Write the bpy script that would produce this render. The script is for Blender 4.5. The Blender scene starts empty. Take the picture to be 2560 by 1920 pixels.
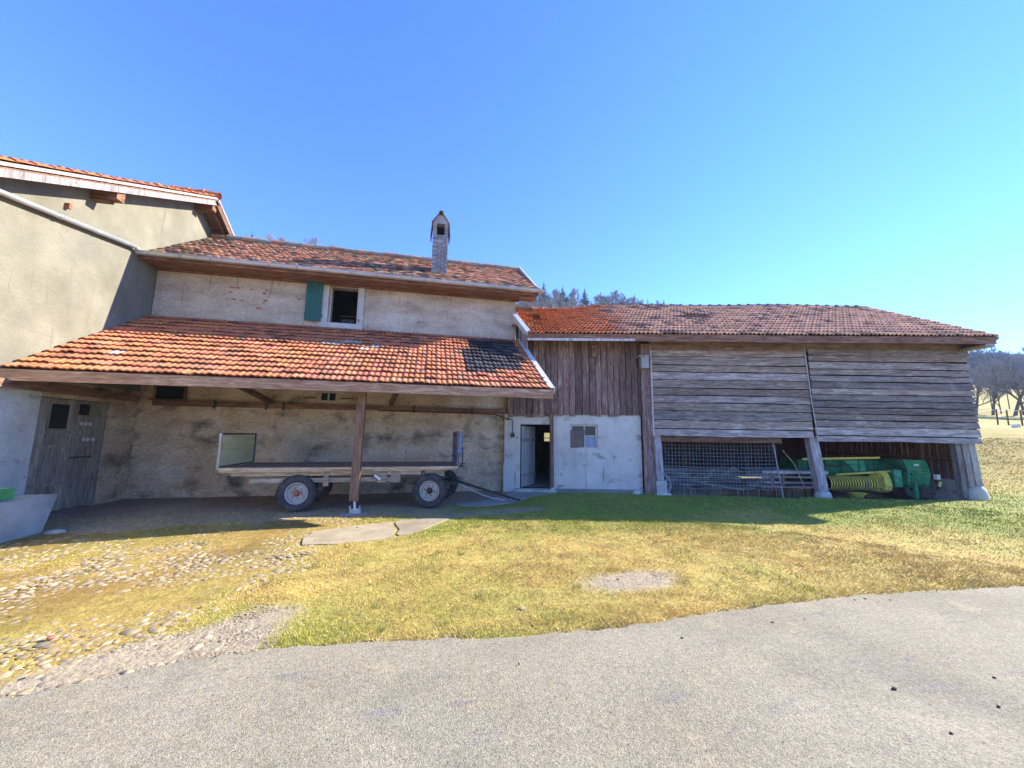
import bpy, math, random
import numpy as np
from mathutils import Vector, Matrix
R = math.radians
rng = np.random.default_rng(7)
random.seed(7)
col = bpy.context.scene.collection
scene = bpy.context.scene

# ------------------------------------------------------------------ camera, sky, sun, exposure
YAW, PITCH, ROLL, EYE = R(12.55), R(7.65), R(0.63), 1.6
f = Vector((math.sin(YAW)*math.cos(PITCH), math.cos(YAW)*math.cos(PITCH), math.sin(PITCH)))
rt = Vector((math.cos(YAW), -math.sin(YAW), 0)); up = rt.cross(f)
r2 = rt*math.cos(ROLL)+up*math.sin(ROLL); u2 = -rt*math.sin(ROLL)+up*math.cos(ROLL)
cam = bpy.data.cameras.new('camera'); camo = bpy.data.objects.new('camera', cam); col.objects.link(camo)
camo.matrix_world = Matrix(((r2.x, u2.x, -f.x, 0), (r2.y, u2.y, -f.y, 0), (r2.z, u2.z, -f.z, EYE), (0, 0, 0, 1)))
cam.sensor_width = 36; cam.lens = 36*940/2560; cam.clip_start = 0.05; cam.clip_end = 3000
scene.camera = camo

SUN = Vector((1.79, 0.22, 1.0)).normalized()
w = bpy.data.worlds.new('World'); scene.world = w; w.use_nodes = True
nt = w.node_tree; bg = nt.nodes['Background']
sky = nt.nodes.new('ShaderNodeTexSky'); sky.sky_type = 'NISHITA'; sky.sun_disc = False
sky.sun_elevation = math.asin(SUN.z); sky.sun_rotation = math.atan2(SUN.x, SUN.y)
sky.air_density = 1.0; sky.dust_density = 0.0; sky.ozone_density = 4.0; sky.altitude = 500
hs = nt.nodes.new('ShaderNodeHueSaturation'); hs.inputs['Saturation'].default_value = 1.12
tint = nt.nodes.new('ShaderNodeMixRGB'); tint.blend_type = 'MULTIPLY'; tint.inputs[0].default_value = 1; tint.inputs[2].default_value = (.47, .54, .80, 1)
nt.links.new(sky.outputs[0], hs.inputs['Color']); nt.links.new(hs.outputs[0], tint.inputs[1]); nt.links.new(tint.outputs[0], bg.inputs[0]); bg.inputs[1].default_value = 0.13
sl = bpy.data.lights.new('sun', 'SUN'); so = bpy.data.objects.new('sun', sl); col.objects.link(so)
sl.energy = 3.2; sl.angle = R(0.5); sl.color = (1.0, 0.91, 0.76)
so.rotation_euler = (-SUN).to_track_quat('-Z', 'Y').to_euler()
vs = scene.view_settings
vs.view_transform = 'Standard'; vs.look = 'None'; vs.gamma = 1; vs.use_curve_mapping = False
vs.exposure = 2.2
scene.cycles.max_bounces = 8; scene.cycles.diffuse_bounces = 6; scene.cycles.transparent_max_bounces = 12
scene.cycles.use_denoising = True

# ------------------------------------------------------------------ helpers
def tag(o, label=None, cat=None, group=None, kind=None):
    if label: o['label'] = label
    if cat: o['category'] = cat
    if group: o['group'] = group
    if kind: o['kind'] = kind
    return o
def empty(name, loc=(0, 0, 0), rz=0):
    o = bpy.data.objects.new(name, None); o.empty_display_size = .2
    o.location = loc; o.rotation_euler = (0, 0, rz); col.objects.link(o); return o
def copy_tree(o, parent=None):
    c = o.copy(); col.objects.link(c); c.parent = parent
    for ch in list(o.children):
        copy_tree(ch, c)
    return c
def V(*a): return np.array(a, float)
def unit(v): v = np.asarray(v, float); return v/np.linalg.norm(v)

class MB:
    def __init__(s): s.v = []; s.f = []; s.c = []; s.n = 0
    def add(s, verts, faces, colr=None):
        verts = np.asarray(verts, float).reshape(-1, 3)
        if colr is None:
            g = random.uniform(.82, 1.15); colr = (g, g*random.uniform(.97, 1.03), g*random.uniform(.94, 1.05))
        s.v.append(verts); o = s.n
        for fa in faces:
            s.f.append([i+o for i in fa]); s.c.append(colr)
        s.n += len(verts); return s
    def obox(s, c, ax, ay, az, colr=None):
        c, ax, ay, az = [np.asarray(q, float) for q in (c, ax, ay, az)]
        vs_ = [c+sx*ax+sy*ay+sz*az for sz in (-1, 1) for sy in (-1, 1) for sx in (-1, 1)]
        return s.add(vs_, [(0, 2, 3, 1), (4, 5, 7, 6), (0, 1, 5, 4), (2, 6, 7, 3), (0, 4, 6, 2), (1, 3, 7, 5)], colr)
    def box(s, a, b, colr=None):
        a = np.asarray(a, float); b = np.asarray(b, float); h = (b-a)/2
        return s.obox((a+b)/2, (h[0], 0, 0), (0, h[1], 0), (0, 0, h[2]), colr)
    def beam(s, p, q, wd, ht, upv=(0, 0, 1), colr=None, taper=1.0):
        p = np.asarray(p, float); q = np.asarray(q, float); d = unit(q-p); upv = np.asarray(upv, float)
        if abs(d@unit(upv)) > .98: upv = np.array((0, 1., 0))
        sd = unit(np.cross(d, upv)); u_ = np.cross(sd, d)
        vs_ = []
        for P, k in ((p, 1), (q, taper)):
            for a, b in ((-1, -1), (1, -1), (1, 1), (-1, 1)): vs_.append(P+sd*a*wd/2*k+u_*b*ht/2*k)
        return s.add(vs_, [(0, 3, 2, 1), (4, 5, 6, 7), (0, 1, 5, 4), (1, 2, 6, 5), (2, 3, 7, 6), (3, 0, 4, 7)], colr)
    def tube(s, pts, r, n=8, colr=None, cap=True):
        pts = [np.asarray(p, float) for p in pts]; m = len(pts)
        rs = r if hasattr(r, '__len__') else [r]*m
        vs_ = []; prev = None
        for i, p in enumerate(pts):
            d = unit(pts[min(i+1, m-1)]-pts[max(i-1, 0)])
            a = prev if prev is not None else (np.array((0, 0, 1.)) if abs(d[2]) < .9 else np.array((1., 0, 0)))
            a = unit(a-d*(a@d)); prev = a; b = np.cross(d, a)
            for k in range(n):
                t = 2*math.pi*k/n; vs_.append(p+(a*math.cos(t)+b*math.sin(t))*rs[i])
        fs = []
        for i in range(m-1):
            for k in range(n):
                k2 = (k+1) % n; fs.append((i*n+k, i*n+k2, (i+1)*n+k2, (i+1)*n+k))
        if cap: fs.append(tuple(range(n))[::-1]); fs.append(tuple(range((m-1)*n, m*n)))
        return s.add(vs_, fs, colr)
    def lathe(s, prof, c, axis, n=28, colr=None, a0=0, a1=2*math.pi):
        c = np.asarray(c, float); d = unit(axis)
        a = np.array((0, 0, 1.)) if abs(d[2]) < .9 else np.array((1., 0, 0)); a = unit(a-d*(a@d)); b = np.cross(d, a)
        full = abs(a1-a0-2*math.pi) < 1e-6; N = n if full else n+1
        vs_ = []
        for (h, r) in prof:
            for k in range(N):
                t = a0+(a1-a0)*k/n; vs_.append(c+d*h+(a*math.cos(t)+b*math.sin(t))*r)
        fs = []
        for i in range(len(prof)-1):
            for k in range(n):
                k2 = (k+1) % N; fs.append((i*N+k, i*N+k2, (i+1)*N+k2, (i+1)*N+k))
        return s.add(vs_, fs, colr)
    def poly(s, pts, dz, colr=None):      # polygon (list of points) extruded by vector dz
        n = len(pts); pts = np.asarray(pts, float); dz = np.asarray(dz, float)
        return s.add(np.vstack([pts, pts+dz]), [tuple(range(n))[::-1], tuple(range(n, 2*n))]+[(i, (i+1) % n, n+(i+1) % n, n+i) for i in range(n)], colr)
    def board(s, p, L, H, T, segs=10, wav=.006, colr=None):
        # plank with uneven edges: p corner, L length vector, H height vector, T thickness vector
        p, L, H, T = [np.asarray(q, float) for q in (p, L, H, T)]
        lo = np.cumsum(rng.normal(0, wav*.6, segs+1)); lo -= np.linspace(lo[0], lo[-1], segs+1); hi = np.cumsum(rng.normal(0, wav*.4, segs+1)); hi -= np.linspace(hi[0], hi[-1], segs+1)
        bow = rng.normal(0, wav*.5, segs+1); hn = unit(H); tn = unit(T)
        vs_ = []
        for i in range(segs+1):
            q = p+L*i/segs
            a = q+hn*lo[i]+tn*bow[i]; b = q+H+hn*hi[i]+tn*bow[i]*.3
            vs_ += [a, b, b+T, a+T]
        fs = []
        for i in range(segs):
            o = 4*i
            for k in range(4): fs.append((o+k, o+4+k, o+4+(k+1) % 4, o+(k+1) % 4))
        fs += [(0, 1, 2, 3), (4*segs+3, 4*segs+2, 4*segs+1, 4*segs)]
        return s.add(vs_, fs, colr)
    def build(s, name, m, parent=None, origin=(0, 0, 0), smooth=False, label=None):
        v = np.vstack(s.v)-np.asarray(origin, float)
        me = bpy.data.meshes.new(name)
        nf = len(s.f); tot = np.fromiter((len(q) for q in s.f), np.int32, nf)
        me.vertices.add(len(v)); me.vertices.foreach_set('co', v.ravel())
        me.loops.add(int(tot.sum())); me.loops.foreach_set('vertex_index', np.concatenate([np.asarray(q, np.int32) for q in s.f]))
        me.polygons.add(nf); st = np.zeros(nf, np.int32); st[1:] = np.cumsum(tot)[:-1]
        me.polygons.foreach_set('loop_start', st)
        me.polygons.foreach_set('use_smooth', np.full(nf, smooth))
        me.update(calc_edges=True)
        at = me.attributes.new('fc', 'FLOAT_COLOR', 'FACE')
        c = np.ones((nf, 4)); c[:, :3] = np.asarray(s.c, float); at.data.foreach_set('color', c.ravel())
        me.materials.append(m); me.validate()
        o = bpy.data.objects.new(name, me); col.objects.link(o); o.parent = parent
        if label: o['label'] = label
        return o
def raw_mesh(name, v, fidx, colors, m, parent=None, smooth=False):
    """v (N,3), fidx (F,k) same-size faces, colors (F,3)"""
    me = bpy.data.meshes.new(name); F, k = fidx.shape
    me.vertices.add(len(v)); me.vertices.foreach_set('co', np.ascontiguousarray(v, dtype=np.float32).ravel())
    me.loops.add(F*k); me.loops.foreach_set('vertex_index', np.ascontiguousarray(fidx, dtype=np.int32).ravel())
    me.polygons.add(F); me.polygons.foreach_set('loop_start', np.arange(0, F*k, k, dtype=np.int32))
    me.polygons.foreach_set('use_smooth', np.full(F, smooth))
    me.update(calc_edges=True)
    at = me.attributes.new('fc', 'FLOAT_COLOR', 'FACE'); c = np.ones((F, 4), np.float32); c[:, :3] = colors
    at.data.foreach_set('color', c.ravel()); me.materials.append(m)
    o = bpy.data.objects.new(name, me); col.objects.link(o); o.parent = parent
    return o

# value noise in python, for placing and tinting
_gr = np.random.default_rng(3).random((256, 256))
def vn(x, y, s=1.0, o=0):
    x = np.asarray(x, float)/s+o*17.3+50; y = np.asarray(y, float)/s+o*9.1+50
    xi = np.floor(x).astype(int); yi = np.floor(y).astype(int); fx = x-xi; fy = y-yi
    fx = fx*fx*(3-2*fx); fy = fy*fy*(3-2*fy)
    g = lambda a, b: _gr[a % 256, b % 256]
    return (g(xi, yi)*(1-fx)+g(xi+1, yi)*fx)*(1-fy)+(g(xi, yi+1)*(1-fx)+g(xi+1, yi+1)*fx)*fy
def fbm(x, y, s=1.0, o=0, k=3):
    t = 0; a = .5
    for i in range(k): t = t+a*vn(x, y, s/2**i, o+i); a *= .5
    return t/(1-.5**k)
def sst(a, b, x): t = np.clip((x-a)/(b-a), 0, 1); return t*t*(3-2*t)

# ------------------------------------------------------------------ materials
def mat(name, stops, scale=6.0, detail=8, stretch=(1, 1, 1), rough=.85, bump=.3, bdist=.01, bscale=None, fine=None, stains=(), metal=0.0, usefc=True, distort=0.0, spec=.3, voro=None, bstretch=None):
    """stops: [(pos, rgb)] over a stretched noise; fine: (scale, lo, hi) multiplies small grain;
    stains: [(rgb, scale, lo, hi, stretch)] irregular spots of another colour with their own shape; voro: (scale, lo, hi) cells"""
    m = bpy.data.materials.new(name); m.use_nodes = True; n = m.node_tree.nodes; L = m.node_tree.links
    b = n['Principled BSDF']; tc = n.new('ShaderNodeTexCoord')
    def mp(st):
        q = n.new('ShaderNodeMapping'); L.new(tc.outputs['Object'], q.inputs[0]); q.inputs['Scale'].default_value = st; return q.outputs[0]
    def noise(vec, sc, det=8, dis=0.0, ro=.6):
        q = n.new('ShaderNodeTexNoise'); L.new(vec, q.inputs['Vector']); q.inputs['Scale'].default_value = sc
        q.inputs['Detail'].default_value = det; q.inputs['Distortion'].default_value = dis; q.inputs['Roughness'].default_value = ro; return q.outputs[0]
    def mr(x, a, c, lo, hi):
        q = n.new('ShaderNodeMapRange'); L.new(x, q.inputs[0]); q.inputs[1].default_value = a; q.inputs[2].default_value = c
        q.inputs[3].default_value = lo; q.inputs[4].default_value = hi; return q.outputs[0]
    def mix(mode, fac, a, c):
        q = n.new('ShaderNodeMixRGB'); q.blend_type = mode
        if isinstance(fac, (int, float)): q.inputs[0].default_value = fac
        else: L.new(fac, q.inputs[0])
        for i, x in ((1, a), (2, c)):
            if isinstance(x, tuple): q.inputs[i].default_value = (*x[:3], 1)
            else: L.new(x, q.inputs[i])
        return q.outputs[0]
    vec = mp(stretch); nz = noise(vec, scale, detail, distort)
    cr = n.new('ShaderNodeValToRGB'); L.new(nz, cr.inputs[0]); e = cr.color_ramp.elements
    e[0].position, e[0].color = stops[0][0], (*stops[0][1], 1); e[1].position, e[1].color = stops[-1][0], (*stops[-1][1], 1)
    for p, c in stops[1:-1]: k = e.new(p); k.color = (*c, 1)
    out = cr.outputs[0]
    for (rgb, sc, lo, hi, st) in stains:
        out = mix('MIX', mr(noise(mp(st), sc, 6), lo, hi, 0, 1), out, rgb)
    if fine:
        out = mix('MULTIPLY', 1.0, out, mr(noise(vec, fine[0], 4), .3, .7, fine[1], fine[2]))
    if voro:
        vq = n.new('ShaderNodeTexVoronoi'); L.new(tc.outputs['Object'], vq.inputs['Vector']); vq.inputs['Scale'].default_value = voro[0]
        sv = n.new('ShaderNodeSeparateColor'); L.new(vq.outputs['Color'], sv.inputs[0])
        out = mix('MULTIPLY', 1.0, out, mr(sv.outputs[0], 0, 1, voro[1], voro[2]))
    if usefc:
        a = n.new('ShaderNodeAttribute'); a.attribute_name = 'fc'; out = mix('MULTIPLY', 1.0, out, a.outputs['Color'])
    L.new(out, b.inputs['Base Color'])
    b.inputs['Roughness'].default_value = rough; b.inputs['Metallic'].default_value = metal
    b.inputs['Specular IOR Level'].default_value = spec
    if bump:
        bn = n.new('ShaderNodeBump'); bn.inputs['Strength'].default_value = bump; bn.inputs['Distance'].default_value = bdist
        src = noise(mp(bstretch or stretch), bscale or scale*3, 6)
        if voro: src = mix('ADD', .5, src, vq.outputs['Distance'])
        L.new(src, bn.inputs['Height']); L.new(bn.outputs[0], b.inputs['Normal'])
    return m
one = (1, 1, 1)
M = {}
M['plaster_cream'] = mat('cream_roughcast', [(.3, (.155, .148, .112)), (.5, (.205, .195, .15)), (.7, (.26, .248, .195))], 1.1, 10, one, .95, .9, .02, 16, (40, .86, 1.1), [((.30, .25, .15), 1.0, .68, .8, (1, 1.6, .35)), ((.165, .16, .132), .8, .56, .78, one), ((.15, .14, .108), 2.2, .60, .75, (1, 2.5, .3))])
M['plaster_grey'] = mat('grey_brown_plaster', [(.3, (.34, .27, .20)), (.48, (.48, .40, .31)), (.66, (.60, .52, .42))], 1.3, 10, (1, 1, 2.0), .95, .8, .018, 14, (13, .76, 1.2), [((.13, .12, .11), 2.4, .62, .75, (1, 1, 2.2)), ((.48, .46, .42), 1.7, .62, .76, (1, 1, 1.4)), ((.17, .15, .125), 2.0, .60, .74, (3, 1, .3))])
M['plaster_light'] = mat('pale_grey_render', [(.3, (.30, .30, .29)), (.5, (.42, .42, .40)), (.72, (.52, .51, .48))], 1.2, 10, one, .95, .5, .012, 18, (30, .88, 1.08), [((.24, .23, .21), 2.0, .64, .8, one)])
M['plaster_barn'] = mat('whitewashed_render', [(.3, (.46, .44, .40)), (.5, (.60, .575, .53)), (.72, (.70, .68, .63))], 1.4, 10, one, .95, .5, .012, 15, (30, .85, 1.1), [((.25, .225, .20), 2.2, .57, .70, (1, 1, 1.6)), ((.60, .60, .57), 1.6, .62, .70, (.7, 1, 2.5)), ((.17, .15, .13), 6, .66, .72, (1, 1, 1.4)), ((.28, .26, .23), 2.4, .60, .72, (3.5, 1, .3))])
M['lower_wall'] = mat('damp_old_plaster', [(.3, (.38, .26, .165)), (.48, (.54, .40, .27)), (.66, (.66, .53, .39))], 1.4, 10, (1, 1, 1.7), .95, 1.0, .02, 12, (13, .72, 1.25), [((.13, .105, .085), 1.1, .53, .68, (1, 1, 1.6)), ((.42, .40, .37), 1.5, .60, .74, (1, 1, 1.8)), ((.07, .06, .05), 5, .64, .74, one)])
M['concrete'] = mat('pale_concrete', [(.3, (.38, .365, .34)), (.6, (.54, .52, .48)), (.8, (.62, .60, .56))], 2.5, 8, one, .9, .3, .006, 30, (60, .85, 1.1), [((.25, .25, .22), 1.8, .62, .8, one)])
M['stone'] = mat('stone', [(.3, (.30, .28, .25)), (.7, (.50, .47, .42))], 9, 6, one, .9, .3, .004)
M['cobble'] = mat('pale_cobbles', [(.3, (.24, .20, .14)), (.7, (.38, .32, .24))], 14, 6, one, .8, .3, .004, 50, (60, .8, 1.15))
def wood(name, c0, c1, c2, ax, st=(), k=15, rough=.88, bump=.6, sc=1.0):
    s3 = [k, k, k]; s3[ax] = 1.8
    return mat(name, [(.3, c0), (.5, c1), (.72, c2)], sc, 8, tuple(s3), rough, bump, .006, sc*2.2, (sc*3.5, .72, 1.25), list(st)+[((c0[0]*.6, c0[1]*.55, c0[2]*.55), 7.0, .70, .76, (1, 1, 1)), (tuple(min(1, v*1.12) for v in c2), 2.2, .60, .75, tuple(3 if i != ax else .8 for i in range(3)))], distort=1.1)
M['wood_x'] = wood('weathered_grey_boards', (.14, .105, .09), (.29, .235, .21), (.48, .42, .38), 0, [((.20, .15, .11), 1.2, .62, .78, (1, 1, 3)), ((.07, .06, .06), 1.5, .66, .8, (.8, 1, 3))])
M['wood_z'] = wood('weathered_brown_boards', (.11, .062, .048), (.215, .135, .11), (.38, .28, .24), 2, [((.30, .26, .24), 1.3, .62, .8, (3, 1, .8))])
M['post_wood'] = wood('silvered_posts', (.19, .155, .14), (.35, .31, .29), (.50, .46, .43), 2)
M['brown_x'] = wood('brown_timber', (.10, .05, .03), (.20, .105, .065), (.32, .19, .12), 0)
M['brown_z'] = wood('brown_post', (.12, .07, .05), (.22, .13, .09), (.33, .22, .16), 2)
M['brown_y'] = wood('brown_soffit', (.10, .05, .03), (.20, .11, .07), (.30, .18, .12), 1)
M['door_planks'] = wood('grey_door_planks', (.16, .13, .10), (.28, .235, .19), (.42, .37, .31), 2)
M['fascia'] = wood('worn_fascia', (.18, .095, .06), (.34, .205, .135), (.50, .38, .28), 0, [((.26, .12, .07), 1.0, .58, .72, (.6, 1, 4))])
M['deck'] = wood('wagon_timber', (.22, .165, .12), (.38, .30, .22), (.56, .47, .36), 0)
M['ply'] = mat('plywood_board', [(.3, (.50, .44, .22)), (.6, (.66, .59, .31)), (.8, (.74, .67, .40))], 1.5, 8, (1, 1, 5), .8, .2, .003)
M['tile'] = mat('clay_tiles', [(.3, (.74, .70, .68)), (.6, (1.0, 1.0, 1.0)), (.8, (1.1, 1.08, 1.04))], 5, 8, one, .85, .4, .004, 60, (70, .8, 1.15))
M['tile_old'] = mat('old_flat_tiles', [(.3, (.5, .5, .5)), (.6, (1.0, 1.0, 1.0)), (.8, (1.2, 1.15, 1.0))], 9, 8, one, .9, .5, .006, 60, (70, .7, 1.2))
M['zinc'] = mat('zinc', [(.3, (.36, .38, .39)), (.7, (.52, .54, .55))], 3, 6, one, .42, .05, .002, metal=.55, spec=.5)
M['whitemetal'] = mat('painted_flashing', [(.3, (.55, .58, .60)), (.7, (.70, .72, .73))], 3, 5, one, .5, .05, .002, metal=.2, spec=.5)
M['iron'] = mat('dark_iron', [(.3, (.035, .032, .03)), (.7, (.09, .075, .065))], 12, 6, one, .6, .2, .002, metal=.5)
M['rust'] = mat('rusty_hub', [(.3, (.20, .07, .04)), (.7, (.42, .18, .11))], 14, 6, one, .8, .3, .002)
M['rim'] = mat('dusty_rim', [(.3, (.30, .29, .28)), (.7, (.48, .47, .46))], 5, 6, one, .7, .2, .002, stains=[((.20, .14, .10), 7, .52, .66, one)])
M['rubber'] = mat('dusty_rubber', [(.3, (.028, .028, .032)), (.7, (.085, .085, .09))], 8, 8, one, .85, .4, .003)
M['green_paint'] = mat('faded_green_shutter', [(.3, (.015, .075, .07)), (.7, (.035, .14, .13))], 3, 8, (10, 10, 1), .7, .3, .003)
M['mach_green'] = mat('dusty_green_paint', [(.3, (.02, .13, .06)), (.55, (.04, .24, .11)), (.75, (.15, .28, .18))], 3.5, 10, one, .75, .2, .002, fine=(12, .7, 1.3), stains=[((.16, .12, .07), 6, .62, .72, one), ((.03, .03, .03), 9, .64, .70, one), ((.22, .23, .19), 3, .62, .75, one)])
M['mach_yellow'] = mat('dusty_yellow_paint', [(.3, (.48, .40, .06)), (.7, (.72, .62, .13))], 3, 8, one, .75, .1, .002, fine=(14, .75, 1.2), stains=[((.22, .12, .05), 7, .60, .68, one), ((.30, .28, .20), 4, .58, .72, one)])
M['black'] = mat('dark_void', [(0, (.012, .012, .012)), (1, (.02, .02, .02))], 3, 2, one, .9, 0)
M['window_grey'] = mat('window_paint', [(.3, (.42, .39, .34)), (.7, (.66, .63, .57))], 6, 8, (1, 1, 1), .7, .3, .003)
M['stonetrim'] = mat('dressed_stone_surround', [(.3, (.40, .38, .35)), (.7, (.56, .54, .51))], 4, 8, one, .9, .3, .004)
M['brick_red'] = mat('exposed_bricks', [(.3, (.30, .09, .05)), (.7, (.45, .16, .10))], 9, 6, one, .9, .4, .005)
M['chimney'] = mat('mortared_chimney', [(.3, (.26, .24, .24)), (.6, (.38, .36, .36)), (.8, (.48, .46, .45))], 4, 8, one, .95, .7, .01, 20, (40, .8, 1.1))
M['crate'] = mat('green_plastic', [(.3, (.06, .28, .10)), (.7, (.12, .42, .16))], 3, 3, one, .5, 0)
M['blue'] = mat('blue_strap', [(0, (.04, .12, .42)), (1, (.10, .25, .65))], 6, 3, one, .6, 0)
M['teal'] = mat('teal_plastic', [(0, (.03, .30, .30)), (1, (.10, .45, .42))], 6, 3, one, .5, 0)
M['white'] = mat('white_plastic', [(0, (.6, .6, .6)), (1, (.75, .75, .75))], 6, 3, one, .5, 0)
M['rag'] = mat('dusty_sheet', [(.3, (.12, .11, .12)), (.7, (.30, .29, .31))], 5, 6, one, .9, .3, .01)
M['bark'] = mat('bark', [(.3, (.09, .075, .065)), (.7, (.19, .165, .145))], 3, 6, (3, 3, 1), .95, 0)
M['twigs'] = mat('bare_twigs', [(.3, (.20, .165, .145)), (.7, (.33, .28, .25))], 1, 3, one, .95, 0)
M['hazed_twigs'] = mat('hazed_far_twigs', [(.3, (.27, .25, .26)), (.7, (.36, .34, .35))], 1, 3, one, .95, 0)  # distance haze painted into the twigs as a paler grey
M['needles'] = mat('conifer_needles', [(.3, (.03, .055, .03)), (.7, (.08, .125, .06))], .8, 5, one, .9, 0)
M['grass'] = mat('grass_blades', [(.3, (.9, .9, .9)), (.7, (1.1, 1.1, 1.1))], 3, 3, one, .8, 0, spec=.2)
# glass: dark pane
gm = bpy.data.materials.new('window_glass'); gm.use_nodes = True; gb = gm.node_tree.nodes['Principled BSDF']
gb.inputs['Base Color'].default_value = (.03, .04, .05, 1); gb.inputs['Roughness'].default_value = .15; gb.inputs['Specular IOR Level'].default_value = .35; M['glass'] = gm
# net: fine mesh lets part of the light through
nm = bpy.data.materials.new('fine_netting'); nm.use_nodes = True; q = nm.node_tree
pb = q.nodes['Principled BSDF']; pb.inputs['Base Color'].default_value = (.45, .45, .5, 1); tr = q.nodes.new('ShaderNodeBsdfTransparent'); mx = q.nodes.new('ShaderNodeMixShader')
wv = q.nodes.new('ShaderNodeTexNoise'); wv.inputs['Scale'].default_value = 7; wr = q.nodes.new('ShaderNodeMapRange'); wr.inputs[3].default_value = 0.0; wr.inputs[4].default_value = .45
q.links.new(wv.outputs[0], wr.inputs[0]); q.links.new(wr.outputs[0], mx.inputs[0]); q.links.new(tr.outputs[0], mx.inputs[1]); q.links.new(pb.outputs[0], mx.inputs[2]); q.links.new(mx.outputs[0], q.nodes['Material Output'].inputs[0]); M['net'] = nm

# ------------------------------------------------------------------ terrain
BR = R(13.5)
BP = np.array((2.3, 10.7)); Bt = np.array((math.cos(BR), -math.sin(BR))); Bn = np.array((math.sin(BR), math.cos(BR)))
AZ = np.array([-180, -100, -60, -24, 0, 12, 24, 35, 45, 55, 60, 66, 90, 110, 180]); EL = np.array([.5, 8, 20, 21, 21.5, 20, 18.5, 16.3, 13, 8, 5.5, 4.6, 4, 1, .5])
def height(x, y):
    x = np.asarray(x, float); y = np.asarray(y, float)
    r = np.hypot(x, y); az = np.degrees(np.arctan2(x, y)); el = np.interp(az, AZ, EL)
    z0 = 2.0*sst(18, 35, x*.906+y*.43)
    zc = 1.6+180*np.tan(np.radians(el)); p = np.clip((r-25)/155, 0, 1)**1.5
    z = z0+np.maximum(zc-z0, 0)*p
    z = z+np.where(r > 26, (fbm(x, y, 14, 5)-.5)*np.clip((r-26)/60, 0, 1)*3, 0)
    z = z-.10*sst(-3.5, -6.5, x)*sst(2, 5, y)*sst(12, 9, y)*0 - .12*sst(2, 7, -x-0)*sst(4.5, 6.5, y)*sst(9.5, 8, y)
    s_ = (x-BP[0])*Bt[0]+(y-BP[1])*Bt[1]; d_ = (x-BP[0])*Bn[0]+(y-BP[1])*Bn[1]
    z = z-.16*sst(-.6, .3, d_)*sst(7.5, 6, d_)*sst(5, 8.5, s_)*sst(14.2, 13.2, s_)
    z = z-.05*sst(-.6, .1, d_)*sst(6, 5.5, d_)*sst(3.9, 4.3, s_)
    return z
RX = [-14, -8, -4, -2.44, -1.9, -1.64, -1.02, -.14, .76, 1.48, 2.39, 3.02, 4.29, 6.55, 10, 30]
RY = [1.2, 2.2, 2.8, 3.12, 3.24, 3.33, 3.37, 3.28, 3.19, 3.17, 3.21, 3.25, 3.27, 3.09, 2.6, 0.5]
def roady(x):
    return np.interp(x, RX, RY)+(fbm(x, x*0+3, .5, 2)-.5)*.06+(fbm(x, x*0+8, .12, 4)-.5)*.07
def zones(x, y):
    """returns masks: green, gravel, cobble, soil"""
    s_ = (x-BP[0])*Bt[0]+(y-BP[1])*Bt[1]; d_ = (x-BP[0])*Bn[0]+(y-BP[1])*Bn[1]
    wob = (fbm(x, y, .8, 1)-.5)
    cob = sst(-1.35, -1.75, x+wob*.9+(y-5)*-.12)*sst(8.2, 7.6, y+wob)*sst(2.9, 3.3, y)
    yb = np.interp(x, [-4, -2.6, -2.1, -1.5, -1.1], [3.1, 3.35, 3.75, 4.15, 4.05]); grav = sst(-.95, -1.25, x+wob*.5)*sst(.18, -.12, y-yb+wob*.5)         # gravel tongue by the road
    grav = np.maximum(grav, sst(1.1, .5, np.hypot((x-2.35)/.62, (y-4.05)/.34)+wob*.9))                  # pale pebble patch
    grav = np.maximum(grav, sst(7.75, 8.05, y+wob*.35)*sst(8.95, 8.75, y+wob*.3)*sst(.9, .2, x)*.9)     # worn strip by the wheels
    gdk = sst(7.3, 7.55, y-.22*(x-.4)+wob*.3)*sst(8.25, 7.95, y-.12*(x-.4)+wob*.3)*sst(-.9, .1, x)*sst(2.9, 2.2, x+wob); grav = np.maximum(grav, gdk*.93)
    soil = sst(8.7, 9.0, y+wob*.3)*sst(2.4, 2.0, x)*sst(14, 13, y)
    barn = sst(-.12, .05, d_+wob*.15)*sst(6.2, 6, d_)*sst(3.9, 4.2, s_)*sst(13.3, 13.1, s_)
    soil = np.maximum(soil, barn)
    soil = np.maximum(soil, .8*sst(-.22, -.1, d_+wob*.1)*sst(.3, .2, d_)*sst(0, .2, s_)*sst(14, 13.8, s_))
    green = .25+.9*sst(6.3, 7.8, y+d_*0+wob*1.2)*sst(-1.5, .2, x)+.25*sst(5.9, 7, y)
    green = np.maximum(green, sst(-5.2, -3.2, d_)*sst(1, 2.5, x))
    green = green*.78+.06*sst(.5, .1, y-roady(x)) + (fbm(x, y, 1.6, 9)-.5)*1.0 + (fbm(x, y, .35, 12)-.5)*.6
    green = green*sst(40, 24, np.hypot(x, y)*1.0+wob*4)+.45*sst(24, 60, np.hypot(x, y))-.0
    green = green+.12*sst(7, 11, x)*sst(9, 5, y)
    slope = sst(17.5, 21, x*.906+y*.43)*sst(36, 30, np.hypot(x, y)); green = green*(1-.75*slope)
    return np.clip(green, 0, 1), np.clip(grav, 0, 1), np.clip(cob, 0, 1), np.clip(soil, 0, 1)
STRAW = np.array((.50, .37, .10)); GREEN = np.array((.25, .275, .045)); GRAV = np.array((.40, .33, .22)); COBS = np.array((.27, .175, .045)); SOIL = np.array((.32, .25, .18))
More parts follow.
